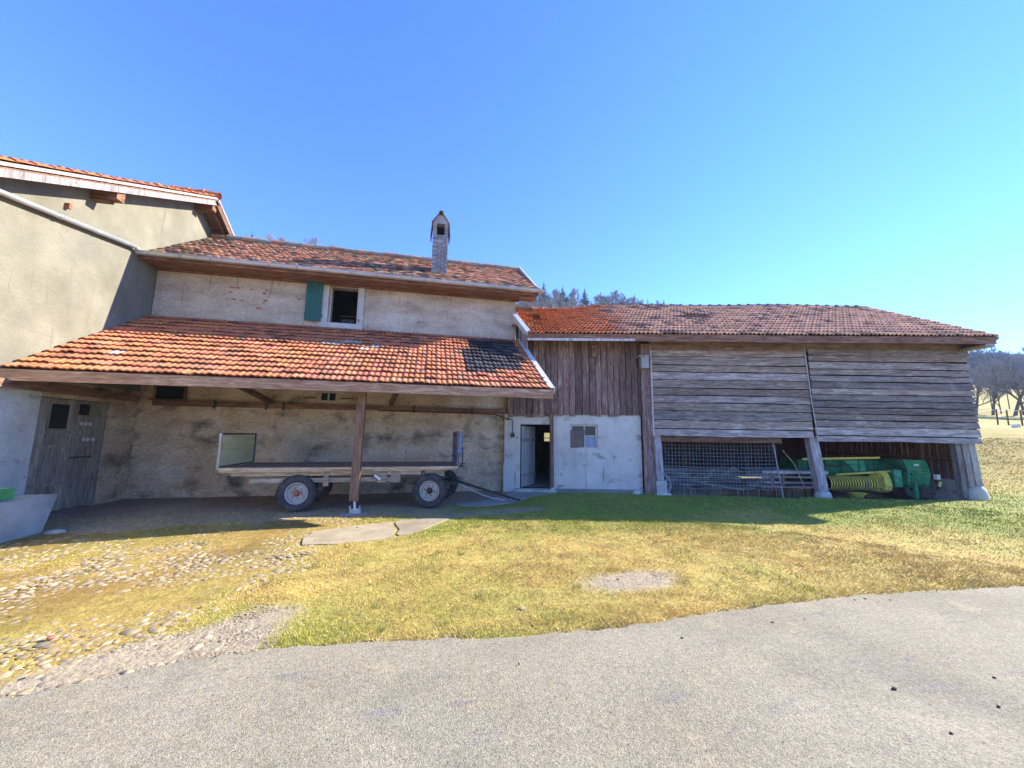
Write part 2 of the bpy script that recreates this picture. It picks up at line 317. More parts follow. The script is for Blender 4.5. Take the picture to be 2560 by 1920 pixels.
def gcol(x, y, n=0):
    g, gv, cb, so_ = zones(x, y)
    band = (sst(37, 37.7, np.hypot(x, y))*sst(39.5, 38.8, np.hypot(x, y)))
    so_ = np.maximum(so_, band); st = STRAW*(.8+.5*fbm(x, y, .9, 20)[:, None])
    st = st*np.array((1.0, 1.0, 1.0))+np.array((.03, -.01, .0))*(fbm(x, y, .6, 25)-.5)[:, None]*4
    c = st*(1-g[:, None])+GREEN*(.8+.5*fbm(x, y, .5, 22)[:, None])*g[:, None]
    mo = fbm(x, y, .7, 31)[:, None]
    cc = COBS*(.75+.6*mo)*np.array((1.0, 1, 1))*(1-.4*g[:, None])+GREEN*.5*g[:, None]
    cb = (cb*(.5+.5*sst(.35, .6, fbm(x, y, 1.1, 40))))[:, None]
    c = c*(1-cb)+cc*cb
    c = c*(1-gv[:, None])+GRAV*(.8+.4*mo)*gv[:, None]
    c = c*(1-so_[:, None])+SOIL*(.7+.7*mo)*so_[:, None]
    far = sst(60, 120, np.hypot(x, y))[:, None]
    return c
def axis(*seg):
    a = []
    for (s0, e0, st) in seg: a.append(np.arange(s0, e0, st))
    return np.concatenate(a)
xs = axis((-300, -160, 20), (-160, -30, 10), (-30, -9, 1), (-9, 17, .11), (17, 45, .5), (45, 120, 3), (120, 305, 8))
ys = axis((-120, -8, 16), (-8, 1, .6), (1, 10, .11), (10, 17, .3), (17, 45, .7), (45, 120, 3), (120, 305, 8))
gx, gy = np.meshgrid(xs, ys, indexing='ij'); X_, Y_ = gx.ravel(), gy.ravel()
Z_ = height(X_, Y_)
near = sst(25, 14, np.hypot(X_, Y_))*sst(.02, .3, Y_-roady(X_))
Z_ = Z_+near*((fbm(X_, Y_, .5, 6)-.5)*.03+(fbm(X_, Y_, .15, 8)-.5)*.02)
Z_ = Z_-.02*sst(.05, -.1, Y_-roady(X_))
nx, ny = len(xs), len(ys); I = np.arange(nx*ny).reshape(nx, ny)
fi = np.stack([I[:-1, :-1], I[1:, :-1], I[1:, 1:], I[:-1, 1:]], -1).reshape(-1, 4)
cen = np.stack([X_[fi].mean(1), Y_[fi].mean(1)], 1)
M['ground'] = mat('meadow_ground', [(.3, (.62, .62, .62)), (.5, (.9, .9, .9)), (.7, (1.12, 1.12, 1.12))], 9, 8, one, .95, .8, .02, 22, (70, .55, 1.35))
go = raw_mesh('ground', np.stack([X_, Y_, Z_], 1), fi, gcol(cen[:, 0], cen[:, 1]), M['ground'], smooth=True)
tag(go, 'dry yellowing meadow ground round the farm and up the hill', kind='structure')
# road
rx = np.concatenate([np.arange(-14, -6, .25), np.arange(-6, 9, .04), np.arange(9, 30.1, .3)]); re = roady(rx)
v = []; fq = []
rows = [re, re-.05, re-.6, re-1.6, np.full_like(re, -3.5)+re*0, np.full_like(re, -12.)]
for k, rr in enumerate(rows):
    z = np.full_like(rr, .012 if k else -.012); v.append(np.stack([rx, rr, z], 1))
v = np.concatenate(v); n_ = len(rx)
for k in range(len(rows)-1):
    a = np.arange(n_-1)+k*n_; fq.append(np.stack([a+n_, a+n_+1, a+1, a], 1))
M['road'] = mat('gravelly_asphalt', [(.3, (.275, .24, .165)), (.5, (.325, .288, .198)), (.7, (.375, .332, .235))], .8, 8, one, .95, .6, .007, 70, (38, .80, 1.14), [((.24, .215, .16), .7, .50, .72, one), ((.40, .33, .21), 2.3, .60, .74, one), ((.24, .22, .19), 4.5, .60, .70, (.35, 1.4, 1)), ((.12, .105, .085), 48, .62, .70, one)], voro=(170, .62, 1.25))
fq = np.concatenate(fq)
tag(raw_mesh('road', v, fq, np.ones((len(fq), 3)), M['road']), 'worn light grey gravelly asphalt road in the foreground', kind='structure')

# ------------------------------------------------------------------ slabs and pads
mb = MB()
for P, cc in (([(-1.67, 6.12), (-1.72, 6.3), (-1.76, 6.5), (-1.73, 6.7), (-1.74, 6.88), (-1.3, 7.12), (-.9, 7.27), (-.55, 7.37), (-.52, 7.1), (-.44, 6.8), (-.47, 6.5), (-.43, 6.35), (-.68, 6.22), (-.95, 6.13), (-1.2, 6.08), (-1.45, 6.12)], (.80, .68, .49)), ([(-.50, 7.38), (-.3, 7.44), (.1, 7.49), (.5, 7.53), (.40, 7.34), (.28, 7.15), (.12, 6.92), (.03, 6.72), (-.12, 6.55), (-.36, 6.40), (-.41, 6.5), (-.38, 6.8), (-.46, 7.1)], (.66, .58, .44))):
    mb.poly([(x, y, float(height(x, y))-.01) for x, y in P], (0, 0, .024), cc)
tag(mb.build('paved_path', M['concrete']), 'thin cracked concrete slab path running through the grass', kind='structure')
mb = MB()
P = [(.70, 8.98), (.78, 8.72), (1.0, 8.62), (1.35, 8.6), (1.8, 8.8), (2.15, 9.05), (2.6, 9.6), (3.1, 9.98), (3.5, 10.2), (2.3, 10.6), (2.05, 10.0), (1.6, 9.5), (1.2, 9.2)]
mb.poly([(x, y, .004) for x, y in P], (0, 0, .012), (.72, .72, .70))
tag(mb.build('paved_pad', M['concrete']), 'grey concrete pad in front of the open stable door', kind='structure')

# ------------------------------------------------------------------ roof tile makers
def tile_roof(mbx, O, U, S, width, length, w_, expo, colf, prof='roman', jit=.003, lift=.03, skip=None, hk=1.0):
    """O eave corner, U unit along the eave, S unit up the slope"""
    O, U, S = V(*O), unit(U), unit(S); N = unit(np.cross(U, S))
    nc = max(1, int(round(width/w_))); w_ = width/nc; nr = max(1, int(round(length/expo))); expo = length/nr
    if prof == 'roman':
        us = np.array([0, .06, .14, .22, .30, .40, .46, .5, .56, .62, .70, .78, .86, .93, 1.0])
        hs = np.array([0, .014, .032, .036, .032, .014, .002, .002, .012, .024, .028, .024, .012, .002, 0.])*hk
    else:
        us = np.array([0, .33, .66, 1.0]); hs = np.array([0, .004, .004, 0])
    k = len(us)
    for j in range(nr):
        off = (w_/2 if (prof == 'flat' and j % 2) else 0)
        for i in range(nc+(1 if off else 0)):
            u0 = i*w_-off; uc = (u0+w_/2)/width; vc = (j+.5)/nr
            if skip and skip(uc*width, vc*length): continue
            c = colf(uc, vc, i, j)
            dj = rng.normal(0, jit); dk = rng.normal(0, jit); dl = rng.normal(0, jit*1.5)
            top = min((j+1)*expo+.05, length+.02)
            if prof == 'flat':
                m_ = .88; lo = [(j*expo+dl+(.0 if 0 < a < 3 else .02)) for a in range(4)]
            else: m_ = 1.0; lo = [j*expo-.01+dl]*k
            ul = np.clip(u0+(us*m_+(1-m_)/2)*w_, -.01, width+.01)
            A = [O+U*ul[a]+S*lo[a]+N*(hs[a]+lift+dj+(dk if a > k/2 else 0)) for a in range(k)]
            B_ = [O+U*ul[a]+S*top+N*(hs[a]+.004) for a in range(k)]
            C_ = [p-N*.022 for p in A]
            fs = []
            for a in range(k-1): fs += [(a, a+1, k+a+1, k+a), (a+1, a, 2*k+a, 2*k+a+1)]
            fs += [(0, k, 2*k), (k-1, 3*k-1, 2*k-1)]
            mbx.add(A+B_+C_, fs, tuple(c))
def orange(rn, base=(.62, .225, .115)):
    g = rn.uniform(.84, 1.14); b = np.array(base)*g; b[1] *= rn.uniform(.88, 1.14); b[2] *= rn.uniform(.8, 1.1)
    return b
def ridge_tiles(mbx, p, q, L=.36, r=.1, colf=None, knob=True):
    p, q = V(*p), V(*q); d = unit(q-p); n = max(1, int(np.linalg.norm(q-p)/L))
    for i in range(n):
        a = p+(q-p)*i/n; b = p+(q-p)*(i+1)/n+d*.03
        mbx.lathe([(0, r*1.12), (np.linalg.norm(b-a), r*.92)], a+np.array((0, 0, rng.normal(0, .006))), d, 10, colf(i) if colf else None)
        if knob: mbx.lathe([(-.03, r*1.0), (-.03, r*1.32), (.03, r*1.30), (.045, r*1.0)], a, d, 10, colf(i) if colf else None)

# ------------------------------------------------------------------ wall with rectangular openings
def wall_holes(mbx, u0, u1, z0, z1, holes, put, th):
    """put(u, d, z) -> point; front face at d=0, back at d=th"""
    us = sorted({u0, u1, *[h[0] for h in holes], *[h[1] for h in holes]}); zs = sorted({z0, z1, *[h[2] for h in holes], *[h[3] for h in holes]})
    inside = lambda a, b: any(h[0]-1e-6 < a < h[1]+1e-6 and h[2]-1e-6 < b < h[3]+1e-6 for h in holes)
    for i in range(len(us)-1):
        for j in range(len(zs)-1):
            a, b, c, d = us[i], us[i+1], zs[j], zs[j+1]
            if inside((a+b)/2, (c+d)/2): continue
            mbx.add([put(a, 0, c), put(b, 0, c), put(b, 0, d), put(a, 0, d)], [(0, 1, 2, 3)], one)
            mbx.add([put(a, th, c), put(b, th, c), put(b, th, d), put(a, th, d)], [(3, 2, 1, 0)], one)
    for a, b, c, d in holes:
        for (p, q) in (((a, c), (b, c)), ((b, c), (b, d)), ((b, d), (a, d)), ((a, d), (a, c))):
            mbx.add([put(p[0], 0, p[1]), put(q[0], 0, q[1]), put(q[0], th, q[1]), put(p[0], th, p[1])], [(3, 2, 1, 0)], one)
    for p, q in (((u0, z0), (u1, z0)), ((u1, z0), (u1, z1)), ((u1, z1), (u0, z1)), ((u0, z1), (u0, z0))):
        mbx.add([put(p[0], 0, p[1]), put(q[0], 0, q[1]), put(q[0], th, q[1]), put(p[0], th, p[1])], [(0, 1, 2, 3)], one)

def each(items, fn, name, m, parent, org, **k):
    out = []
    for it in items:
        q = MB(); fn(q, it); out.append(q.build(name, m, parent, org, **k))
    return out
# ================================================================== FARMHOUSE WITH LEAN-TO
HO = (-2.2, 10.9, 0.0)
house = tag(empty('farmhouse', HO), 'low farmhouse with mossy tiled roof, brick chimney and an open tiled lean-to sheltering a wagon', 'house')
def hb(mbx, name, m, parent=house, **k): return mbx.build(name, m, parent, HO, **k)
put = lambda u, d, z: (u, 10.9+d, z)
mb = MB(); wall_holes(mb, -6.88, 2.52, 4.2, 5.95, [(-2.80, -2.03, 4.6, 5.70)], put, .45)
mb.box((2.07, 11.35, 4.2), (2.52, 15.6, 5.95), one); mb.box((-6.88, 15.2, 0), (2.07, 15.6, 5.95), one)
mb.add([(2.52, 10.9, 5.95), (2.52, 15.6, 5.95), (2.52, 13.1, 7.5)], [(0, 1, 2)], one)
hb(mb, 'upper_wall', M['plaster_grey'])
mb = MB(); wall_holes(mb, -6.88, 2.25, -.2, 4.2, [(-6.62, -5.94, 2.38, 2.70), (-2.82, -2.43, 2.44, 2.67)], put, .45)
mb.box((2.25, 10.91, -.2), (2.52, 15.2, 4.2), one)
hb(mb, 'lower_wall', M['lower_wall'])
each((((-6.7, 11.02, 2.3), (2.0, 11.1, 2.8)), ((-3.4, 12.6, 4.2), (-1.4, 12.7, 5.9))), lambda q, p: q.box(p[0], p[1], one), 'dark_backing', M['black'], house, HO)  # black sheets set behind the openings stand in for indoor darkness
# vent windows under the lean-to
mb = MB()
for a, b, c, d in ((-2.82, -2.43, 2.44, 2.67),):
    for p, q_ in (((a, c), (b, c)), ((a, d), (b, d)), ((a, c), (a, d)), ((b, c), (b, d)), (((a+b)/2, c), ((a+b)/2, d))): mb.beam((p[0], 10.93, p[1]), (q_[0], 10.93, q_[1]), .035, .035, (0, 1, 0))
fr = hb(mb, 'window', M['window_grey']); mb = MB(); mb.box((-2.82, 11.0, 2.44), (-2.43, 11.01, 2.67)); hb(mb, 'pane', M['glass'], fr)
mb = MB(); mb.box((-6.66, 10.86, 2.34), (-5.9, 10.9, 2.38)); mb.box((-5.94, 10.86, 2.38), (-5.89, 10.9, 2.75)); hb(mb, 'vent_frame', M['brown_x'])
# ledge beam with brackets, braces and cable pipe
mb = MB()
for i, (a, b) in enumerate(((-6.5, -4.4), (-4.4, -2.2), (-2.2, .2), (.2, 2.2))): mb.board((a, 10.72, 2.21), (b-a, 0, 0), (0, 0, .12), (0, .18, 0), 6, .004)
hb(mb, 'ledge_beam', M['brown_x'])
each((-5.2, -4.05, -3.65, -.4, 1.2), lambda q, x: q.box((x, 10.69, 2.16), (x+.05, 10.718, 2.36)), 'beam_bracket', M['iron'], house, HO)
each((((-4.0, 10.8, 2.38), (-4.5, 9.1, 2.86)), ((-1.0, 10.8, 2.4), (-.6, 9.1, 2.86))), lambda q, p: q.beam(p[0], p[1], .1, .12), 'roof_brace', M['brown_y'], house, HO)
mb = MB(); mb.tube([(-1.3, 10.68, 2.20), (.8, 10.66, 2.19), (1.9, 10.66, 2.17), (2.12, 10.5, 2.06), (2.25, 10.4, 2.05)], .014, 6); hb(mb, 'cable_pipe', M['iron'])
each((((-3.2, 10.78, 2.5), (-2.9, 10.78, 2.5)), ((-2.3, 10.78, 2.5), (-1.95, 10.78, 2.51))), lambda q, p: q.tube(p, .016, 5), 'iron_rod', M['iron'], house, HO)
# lean-to roof
sl_ = V(0, 3.1, 1.86); SU = unit(sl_); LL = float(np.linalg.norm(sl_))
def lt_col(u, v, i, j):
    x = -6.88+u*9.53; y = 7.8+v*3.1
    c = orange(rng)
    a = rng.random()
    if a < .10: c = np.array((.40, .16, .085))*rng.uniform(.8, 1.15)
    if rng.random() < .05*vn(x, y, 1.3, 3)*2: c = c*.6+np.array((.08, .07, .05))
    moss = sst(.62, .75, float(fbm(x, y, .9, 14)))
    if rng.random() < moss*.3: c = c*.65+np.array((.07, .06, .03))
    if rng.random() < .7*sst(.6, .3, math.hypot((x+1.9)/1.3, (y-9.7)/.8))*.6: c = np.array((.50, .44, .36))*rng.uniform(.8, 1.1)
    if rng.random() < .6*sst(.5, .2, math.hypot((x+5.8)/.7, (y-8.6)/.5)): c = np.array((.55, .42, .36))
    # dark mossy patch at the right
    if x > .95-(9.9-y)*.12 and y > 8.45+ (x-1.0)*-.1 and y < 10.75:
        k = sst(8.35, 8.7, y+rng.normal(0, .12))*sst(2.6, 2.2, x+rng.normal(0, .15)*0+ (9.2-y)*.35*(y < 9.2))
        if rng.random() < k: c = np.array((.055, .05, .052))*rng.uniform(.6, 1.7)
    if v > .90: c = c*np.array((.75, .7, .75))
    return c
mb = MB(); tile_roof(mb, (-6.88, 7.8, 2.59), (1, 0, 0), sl_, 9.5, LL, .225, .262, lt_col, jit=.006, lift=.055, hk=.55)
rf = hb(mb, 'lean_to_roof', M['tile'])
N_ = unit(np.cross((1, 0, 0), SU))
mb = MB()
for i in range(15):
    a = i/15; b = (i+1)/15-.004; p0 = V(-6.88, 7.84, 2.59)+sl_*a*.98; p1 = V(-6.88, 7.84, 2.59)+sl_*b*.98
    c = (p0+p1)/2-N_*.015; mb.obox(c+V(4.75, 0, 0), (4.75, 0, 0), (p1-p0)/2, N_*.012)
hb(mb, 'roof_boards', M['brown_x'], rf)
each(range(13), lambda q, i: q.beam(V(-6.7+i*.76, 7.84, 2.59)-N_*.09, V(-6.7+i*.76, 7.84, 2.59)-N_*.09+sl_*.98, .09, .12, N_), 'rafter', M['brown_y'], rf, HO)
mb = MB(); mb.board((-6.88, 7.79, 2.39), (6.2, 0, 0), (0, 0, .19), (0, -.03, 0), 30, .003); mb.board((-.68, 7.79, 2.385), (3.33, 0, 0), (0, 0, .19), (0, -.032, 0), 20, .003)
hb(mb, 'fascia_board', M['fascia'])
mb = MB(); mb.box((-6.88, 8.25, 2.6), (2.55, 8.43, 2.76)); hb(mb, 'purlin_beam', M['brown_x'])
mb = MB(); A = V(2.62, 7.76, 2.62); B_ = V(2.62, 10.86, 4.48)
mb.beam(A, B_, .13, .015, N_, (1, 1, 1)); mb.beam(A+V(.06, 0, -.07), B_+V(.06, 0, -.07), .012, .14, N_, (1, 1, 1)); hb(mb, 'verge_flashing', M['whitemetal'])
mb = MB(); mb.beam((2.6, 7.8, 2.48), (2.6, 10.6, 4.16), .05, .18, N_); hb(mb, 'verge_rafter', M['fascia'])
# post
mb = MB(); mb.beam((-1.385, 8.35, .24), (-1.355, 8.35, 2.62), .165, .165, (0, 1, 0)); po = hb(mb, 'post', M['brown_z'])
mb = MB(); mb.box((-1.45, 8.27, -.1), (-1.24, 8.43, .07)); mb.beam((-1.6, 8.2, -.02), (-1.1, 8.3, -.02), .3, .05); hb(mb, 'stone_footing', M['stone'], po)
mb = MB(); mb.tube([(-1.36, 8.35, .05), (-1.375, 8.35, .25)], .022, 8); mb.box((-1.46, 8.30, .07), (-1.26, 8.40, .085)); mb.box((-1.46, 8.3, .07), (-1.445, 8.4, .14)); mb.box((-1.275, 8.3, .07), (-1.26, 8.4, .14)); hb(mb, 'steel_foot', M['whitemetal'], po)
# upper window: stone surround, shutter, dark room
mb = MB()
mb.box((-3.02, 10.865, 4.45), (-2.80, 10.9, 5.72), one); mb.box((-2.03, 10.86, 4.45), (-1.88, 10.9, 5.72), one); mb.box((-2.80, 10.862, 4.45), (-2.03, 10.9, 4.6), one)
wf = hb(mb, 'window', M['stonetrim'])
mb = MB()
for a, b, c, d in ((-2.80, -2.76, 4.6, 5.7), (-2.07, -2.03, 4.6, 5.7), (-2.76, -2.07, 5.66, 5.70), (-2.76, -2.07, 4.6, 4.63)): mb.box((a, 10.99, c), (b, 11.03, d))
hb(mb, 'frame', M['window_grey'], wf)
mb = MB(); mb.box((-2.55, 11.35, 4.62), (-2.2, 11.38, 4.85)); mb.beam((-2.6, 11.4, 4.95), (-2.15, 11.4, 4.97), .03, .03); hb(mb, 'stacked_box', M['iron'], wf)
mb = MB()
for i in range(3): mb.board((-3.36+i*.137, 10.80, 4.60), (0, 0, 1.20), (.134, 0, 0), (0, .028, 0), 4, .001)
sh = hb(mb, 'shutter', M['green_paint'])
each((4.8, 5.5), lambda q, z: q.box((-3.35, 10.785, z), (-2.96, 10.799, z+.05)), 'hinge_bar', M['green_paint'], sh, HO)
each((((-3.0, 10.83, 4.72), (-2.93, 10.86, 4.8)), ((-2.0, 10.83, 4.66), (-1.97, 10.86, 4.74))), lambda q, p: q.box(p[0], p[1]), 'shutter_catch', M['rust'], wf, HO)
# exposed bricks where the plaster fell off
for (x, z) in ((-5.18, 5.37), (-5.05, 5.37), (-5.2, 5.24), (-4.72, 5.36), (-4.36, 5.37), (-4.4, 5.28), (-5.1, 5.05), (-4.92, 5.03), (-4.36, 5.08), (-4.5, 4.86), (-3.55, 5.2), (-1.96, 4.66)):
    w_ = rng.uniform(.04, .07); h_ = rng.uniform(.015, .03); mb = MB()
    mb.poly([(x-w_, 10.898, z-h_*.6), (x+w_*.8, 10.898, z-h_), (x+w_, 10.898, z+h_*.5), (x-w_*.2, 10.898, z+h_), (x-w_*.9, 10.898, z+h_*.7)], (0, .004, 0))
    hb(mb, 'exposed_brick', M['brick_red'])
# main roof
US = V(0, 2.75, 1.87); UN = unit(US); UL = float(np.linalg.norm(US)); NN = unit(np.cross((1, 0, 0), UN))
def old_col(u, v, i, j):
    x = u*10; y = v*3
    d = float(fbm(x, y, 1.6, 50)); c = np.array((.44, .18, .105))*rng.uniform(.6, 1.25)
    if rng.random() < .24+.9*(d-.5)+.45*(.45-u): c = np.array((.09, .062, .055))*rng.uniform(.7, 1.6)
    if rng.random() < .16*sst(.5, 1, v)+.12*sst(.4, .6, d): c = np.array((.20, .18, .07))*rng.uniform(.7, 1.2)
    if rng.random() < .10: c = np.array((.48, .30, .20))*rng.uniform(.8, 1.2)
    return c
mb = MB(); tile_roof(mb, (-6.86, 10.22, 5.80), (1, 0, 0), US, 9.95, UL, .17, .145, old_col, 'flat', .006, .022)
rf = hb(mb, 'roof', M['tile_old'])
mb = MB(); ridge_tiles(mb, (-6.86, 12.97, 7.69), (3.09, 12.97, 7.69), .42, .10, lambda i: [(.40, .19, .12), (.30, .27, .22), (.50, .30, .2), (.33, .31, .27)][i % 4], False)
hb(mb, 'ridge_tiles', M['tile'], rf)
mb = MB(); mb.obox(V(-1.885, 10.24, 5.785)+US/2*.99-NN*.03, (4.97, 0, 0), US/2*.98, NN*.02)
BS = V(0, 2.75, -1.87); mb.obox(V(-1.885, 12.97, 7.64)+BS/2, (4.97, 0, 0), BS/2, V(0, .56, .83)*.03); hb(mb, 'roof_boards', M['brown_x'], rf)
mb = MB(); mb.add([(-6.86, 12.97, 7.68), (3.09, 12.97, 7.68), (3.09, 15.9, 5.7), (-6.86, 15.9, 5.7)], [(0, 1, 2, 3)], (.3, .14, .08)); hb(mb, 'rear_roof_slope', M['tile'], rf)
mb = MB(); pts = [V(3.12, 10.2, 5.80), V(3.12, 10.75, 6.10), V(3.12, 12.97, 7.72)]
for a, b in zip(pts[:-1], pts[1:]): mb.beam(a, b, .05, .16, NN, (1, 1, 1))
hb(mb, 'verge_flashing', M['whitemetal'], rf)
# soffit and fascia under the gutter
mb = MB(); mb.box((-6.86, 10.26, 5.70), (3.05, 10.90, 5.72)); mb.board((-6.86, 10.25, 5.665), (9.9, 0, 0), (0, 0, .13), (0, -.025, 0), 30, .002); hb(mb, 'eave_soffit', M['brown_x'])
mb = MB(); mb.box((-6.88, 10.82, 5.655), (2.6, 10.897, 5.698)); hb(mb, 'wall_plate', M['brown_x'])
each((((2.5, 10.3, 5.56), (3.0, 10.42, 5.618)), ((2.523, 10.8, 5.38), (3.05, 10.897, 5.497))), lambda q, p: q.box(p[0], p[1]), 'purlin_end', M['brown_x'], house, HO)
# gutter (half round) + brackets
mb = MB(); n = 10
prof = [(math.cos(math.pi+math.pi*k/n)*.075, math.sin(math.pi+math.pi*k/n)*.085) for k in range(n+1)]
vv = []
for x in (-6.86, 3.19):
    for (a, b) in prof: vv.append((x, 10.14+a, 5.80+b))
    for (a, b) in prof: vv.append((x, 10.14+a*.93, 5.80+b*.93))
m2 = 2*(n+1); fs = [(k, k+1, m2+k+1, m2+k) for k in range(n)]+[(n+1+k+1, n+1+k, m2+n+1+k, m2+n+2+k) for k in range(n)]
fs += [tuple(range(n+1)), tuple(range(m2, m2+n+1))[::-1]]
mb.add(vv, fs, one); mb.tube([(-6.86, 10.065, 5.80), (3.19, 10.065, 5.80)], .011, 6, one); gt = hb(mb, 'gutter', M['zinc'], smooth=False)
each(range(16), lambda q, i: q.tube([(-6.6+i*.64, 10.14+math.cos(math.pi+math.pi*k/6)*.082, 5.802+math.sin(math.pi+math.pi*k/6)*.092) for k in range(7)], .009, 4, (.7, .7, .72)), 'gutter_bracket', M['zinc'], gt, HO)
# chimney
CX0, CX1, CY0, CY1 = -.07, .40, 11.2, 11.75
mb = MB(); mb.box((CX0, CY0, 6.0), (CX1, CY1, 7.72), one)
z = 6.38; rown = 0
while z < 7.66:
    x = CX0+(.0 if rown % 2 else .11)
    while x < CX1-.05:
        x2 = min(x+.2+rng.normal(0, .01), CX1-.012)
        if rng.random() < .85: mb.box((max(x, CX0)+.012, CY0-.006, z), (x2, CY0+.02, z+.05), tuple(np.array((.62, .56, .56))*rng.uniform(.8, 1.2)))
        x = x2+.02
    z += .07; rown += 1
ch = hb(mb, 'chimney', M['chimney'], rf)
mb = MB()   # cap: four legs of tiles, gable head
for i in range(5):
    z = 7.73+i*.075
    for (a, b) in ((CX0-.0, CX0+.12), (CX1-.11, CX1)): mb.box((a, CY0, z), (b, CY1, z+.06), tuple(np.array((1.0, .98, .95))*rng.uniform(.85, 1.1)))
mb.box((CX0+.01, CY0+.01, 7.70), (CX0+.11, CY1-.01, 8.10), (.5, .5, .5)); mb.box((CX1-.10, CY0+.01, 7.70), (CX1-.01, CY1-.01, 8.10), (.5, .5, .5))
cm = (CX0+CX1)/2
mb.poly([(CX0, CY0, 8.10), (CX1, CY0, 8.10), (CX1, CY0, 8.16), (cm+.06, CY0, 8.40), (cm-.06, CY0, 8.40), (CX0, CY0, 8.16)], (0, CY1-CY0, 0), (1.05, 1, .95))
cp = hb(mb, 'chimney_cap', M['chimney'], rf)
mb = MB(); mb.box((CX0+.1, CY0+.25, 7.7), (CX1-.1, CY0+.27, 8.1)); hb(mb, 'flue_opening', M['black'], rf)
mb = MB()
for sgn, xe in ((-1, CX0), (1, CX1)):
    a = V(cm+sgn*.04, CY0-.03, 8.44); b = V(xe+sgn*.015, CY0-.03, 8.14); c = V(xe+sgn*.05, CY0-.03, 7.74)
    for p, q_, m_ in ((a, b, 3), (b, c, 6)):
        for k in range(m_):
            s0 = p+(q_-p)*k/m_; s1 = p+(q_-p)*(k+1.15)/m_+V(sgn*.012, 0, 0)
            mid = (s0+s1)/2; mb.obox(mid+V(0, .30, 0), (s1-s0)/2, (0, .31, 0), V(sgn*.009, 0, .003), tuple(np.array((.28, .14, .10) if sgn < 0 else (.40, .26, .16))*rng.uniform(.7, 1.3)))
mb.lathe([(-.05, .075), (.60, .075)], (cm, CY0, 8.44), (0, 1, 0), 12, (.35, .30, .27)); hb(mb, 'chimney_tiles', M['tile'], rf)
mb = MB(); mb.poly([(CX0-.02, CY0-.012, 6.33), (CX1+.02, CY0-.012, 6.33), (CX1+.02, CY0-.012, 6.44), (CX0-.02, CY0-.012, 6.44)], (0, .008, 0), (.6, .6, .6)); hb(mb, 'lead_flashing', M['zinc'], rf)

# ================================================================== TALL HOUSE ON THE LEFT
TO = (-6.9, 12.1, 0.0); tall = tag(empty('tall_house', TO), 'tall cream roughcast house at the left with overhanging tiled gable roof', 'house')
def tb(mbx, name, m, parent=tall, **k): return mbx.build(name, m, parent, TO, **k)
YR, ZR, TS = 12.1, 8.55, .546
zt = lambda y: ZR-.22-TS*abs(y-YR)
mb = MB()
ysq = [2.0, YR, 22.0]
# gable wall in bands: cream above, grey render below the lean-to
def gw(pts, m, name, x0=-6.9, x1=-7.35):
    q = MB(); q.poly([(x0, a, b) for a, b in pts], (x1-x0, 0, 0), one); return tb(q, name, m)
gw([(2.0, 2.55), (22.0, 2.55), (22.0, zt(22)), (YR, zt(YR)), (2.0, zt(2.0))], M['plaster_cream'], 'gable_wall')
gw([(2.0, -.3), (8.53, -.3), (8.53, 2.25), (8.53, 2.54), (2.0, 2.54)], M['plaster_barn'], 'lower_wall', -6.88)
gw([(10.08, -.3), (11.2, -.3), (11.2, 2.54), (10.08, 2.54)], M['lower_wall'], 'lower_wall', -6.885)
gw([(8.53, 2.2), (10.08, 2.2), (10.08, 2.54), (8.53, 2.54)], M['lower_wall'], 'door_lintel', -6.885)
mb = MB(); mb.box((-16, 2.0, -.3), (-7.35, 2.3, zt(2.0))); mb.box((-16, 21.7, -.3), (-7.35, 22, zt(22.0))); mb.box((-16.3, 2, -.3), (-16, 22, 3), one); tb(mb, 'side_wall', M['plaster_cream'])
# door
mb = MB(); yy = 8.55
while yy < 10.05:
    w_ = min(rng.uniform(.15, .2), 10.06-yy); mb.board((-6.93, yy, .06), (0, 0, 2.12), (0, w_-.006, 0), (.035, 0, 0), 5, .002); yy += w_
dr = tb(mb, 'stable_door', M['door_planks'])
each((.55, 1.25, 1.52), lambda q, z_: q.box((-6.894, 8.58, z_), (-6.88, 10.0, z_+.06)), 'door_rail', M['door_planks'], dr, TO)
each((((-6.892, 8.78, 1.62), (-6.882, 9.12, 2.08)), ((-6.892, 9.36, 1.90), (-6.882, 9.58, 2.12))), lambda q, p: q.box(p[0], p[1], one), 'pane', M['black'], dr, TO)
each(((9.45, 1.72), (9.55, 1.72), (9.66, 1.72), (9.56, 1.40), (9.66, 1.40), (9.78, 1.40), (9.44, 1.28)), lambda q, p: q.lathe([(0, .042), (.006, .040), (.008, .0)], (-6.893, p[0], p[1]), (1, 0, 0), 14, (1, 1, 1)), 'round_plate', M['window_grey'], dr, TO)
mb = MB(); mb.beam((-6.87, 9.3, 1.05), (-6.87, 9.75, 1.05), .03, .03); tb(mb, 'door_latch', M['iron'], dr)
mb = MB(); mb.box((-6.84, 6.5, 2.28), (-6.74, 10.7, 2.42)); mb.box((-6.84, 7.8, 2.43), (-6.74, 7.95, 2.5)); tb(mb, 'wall_beam', M['brown_y'])
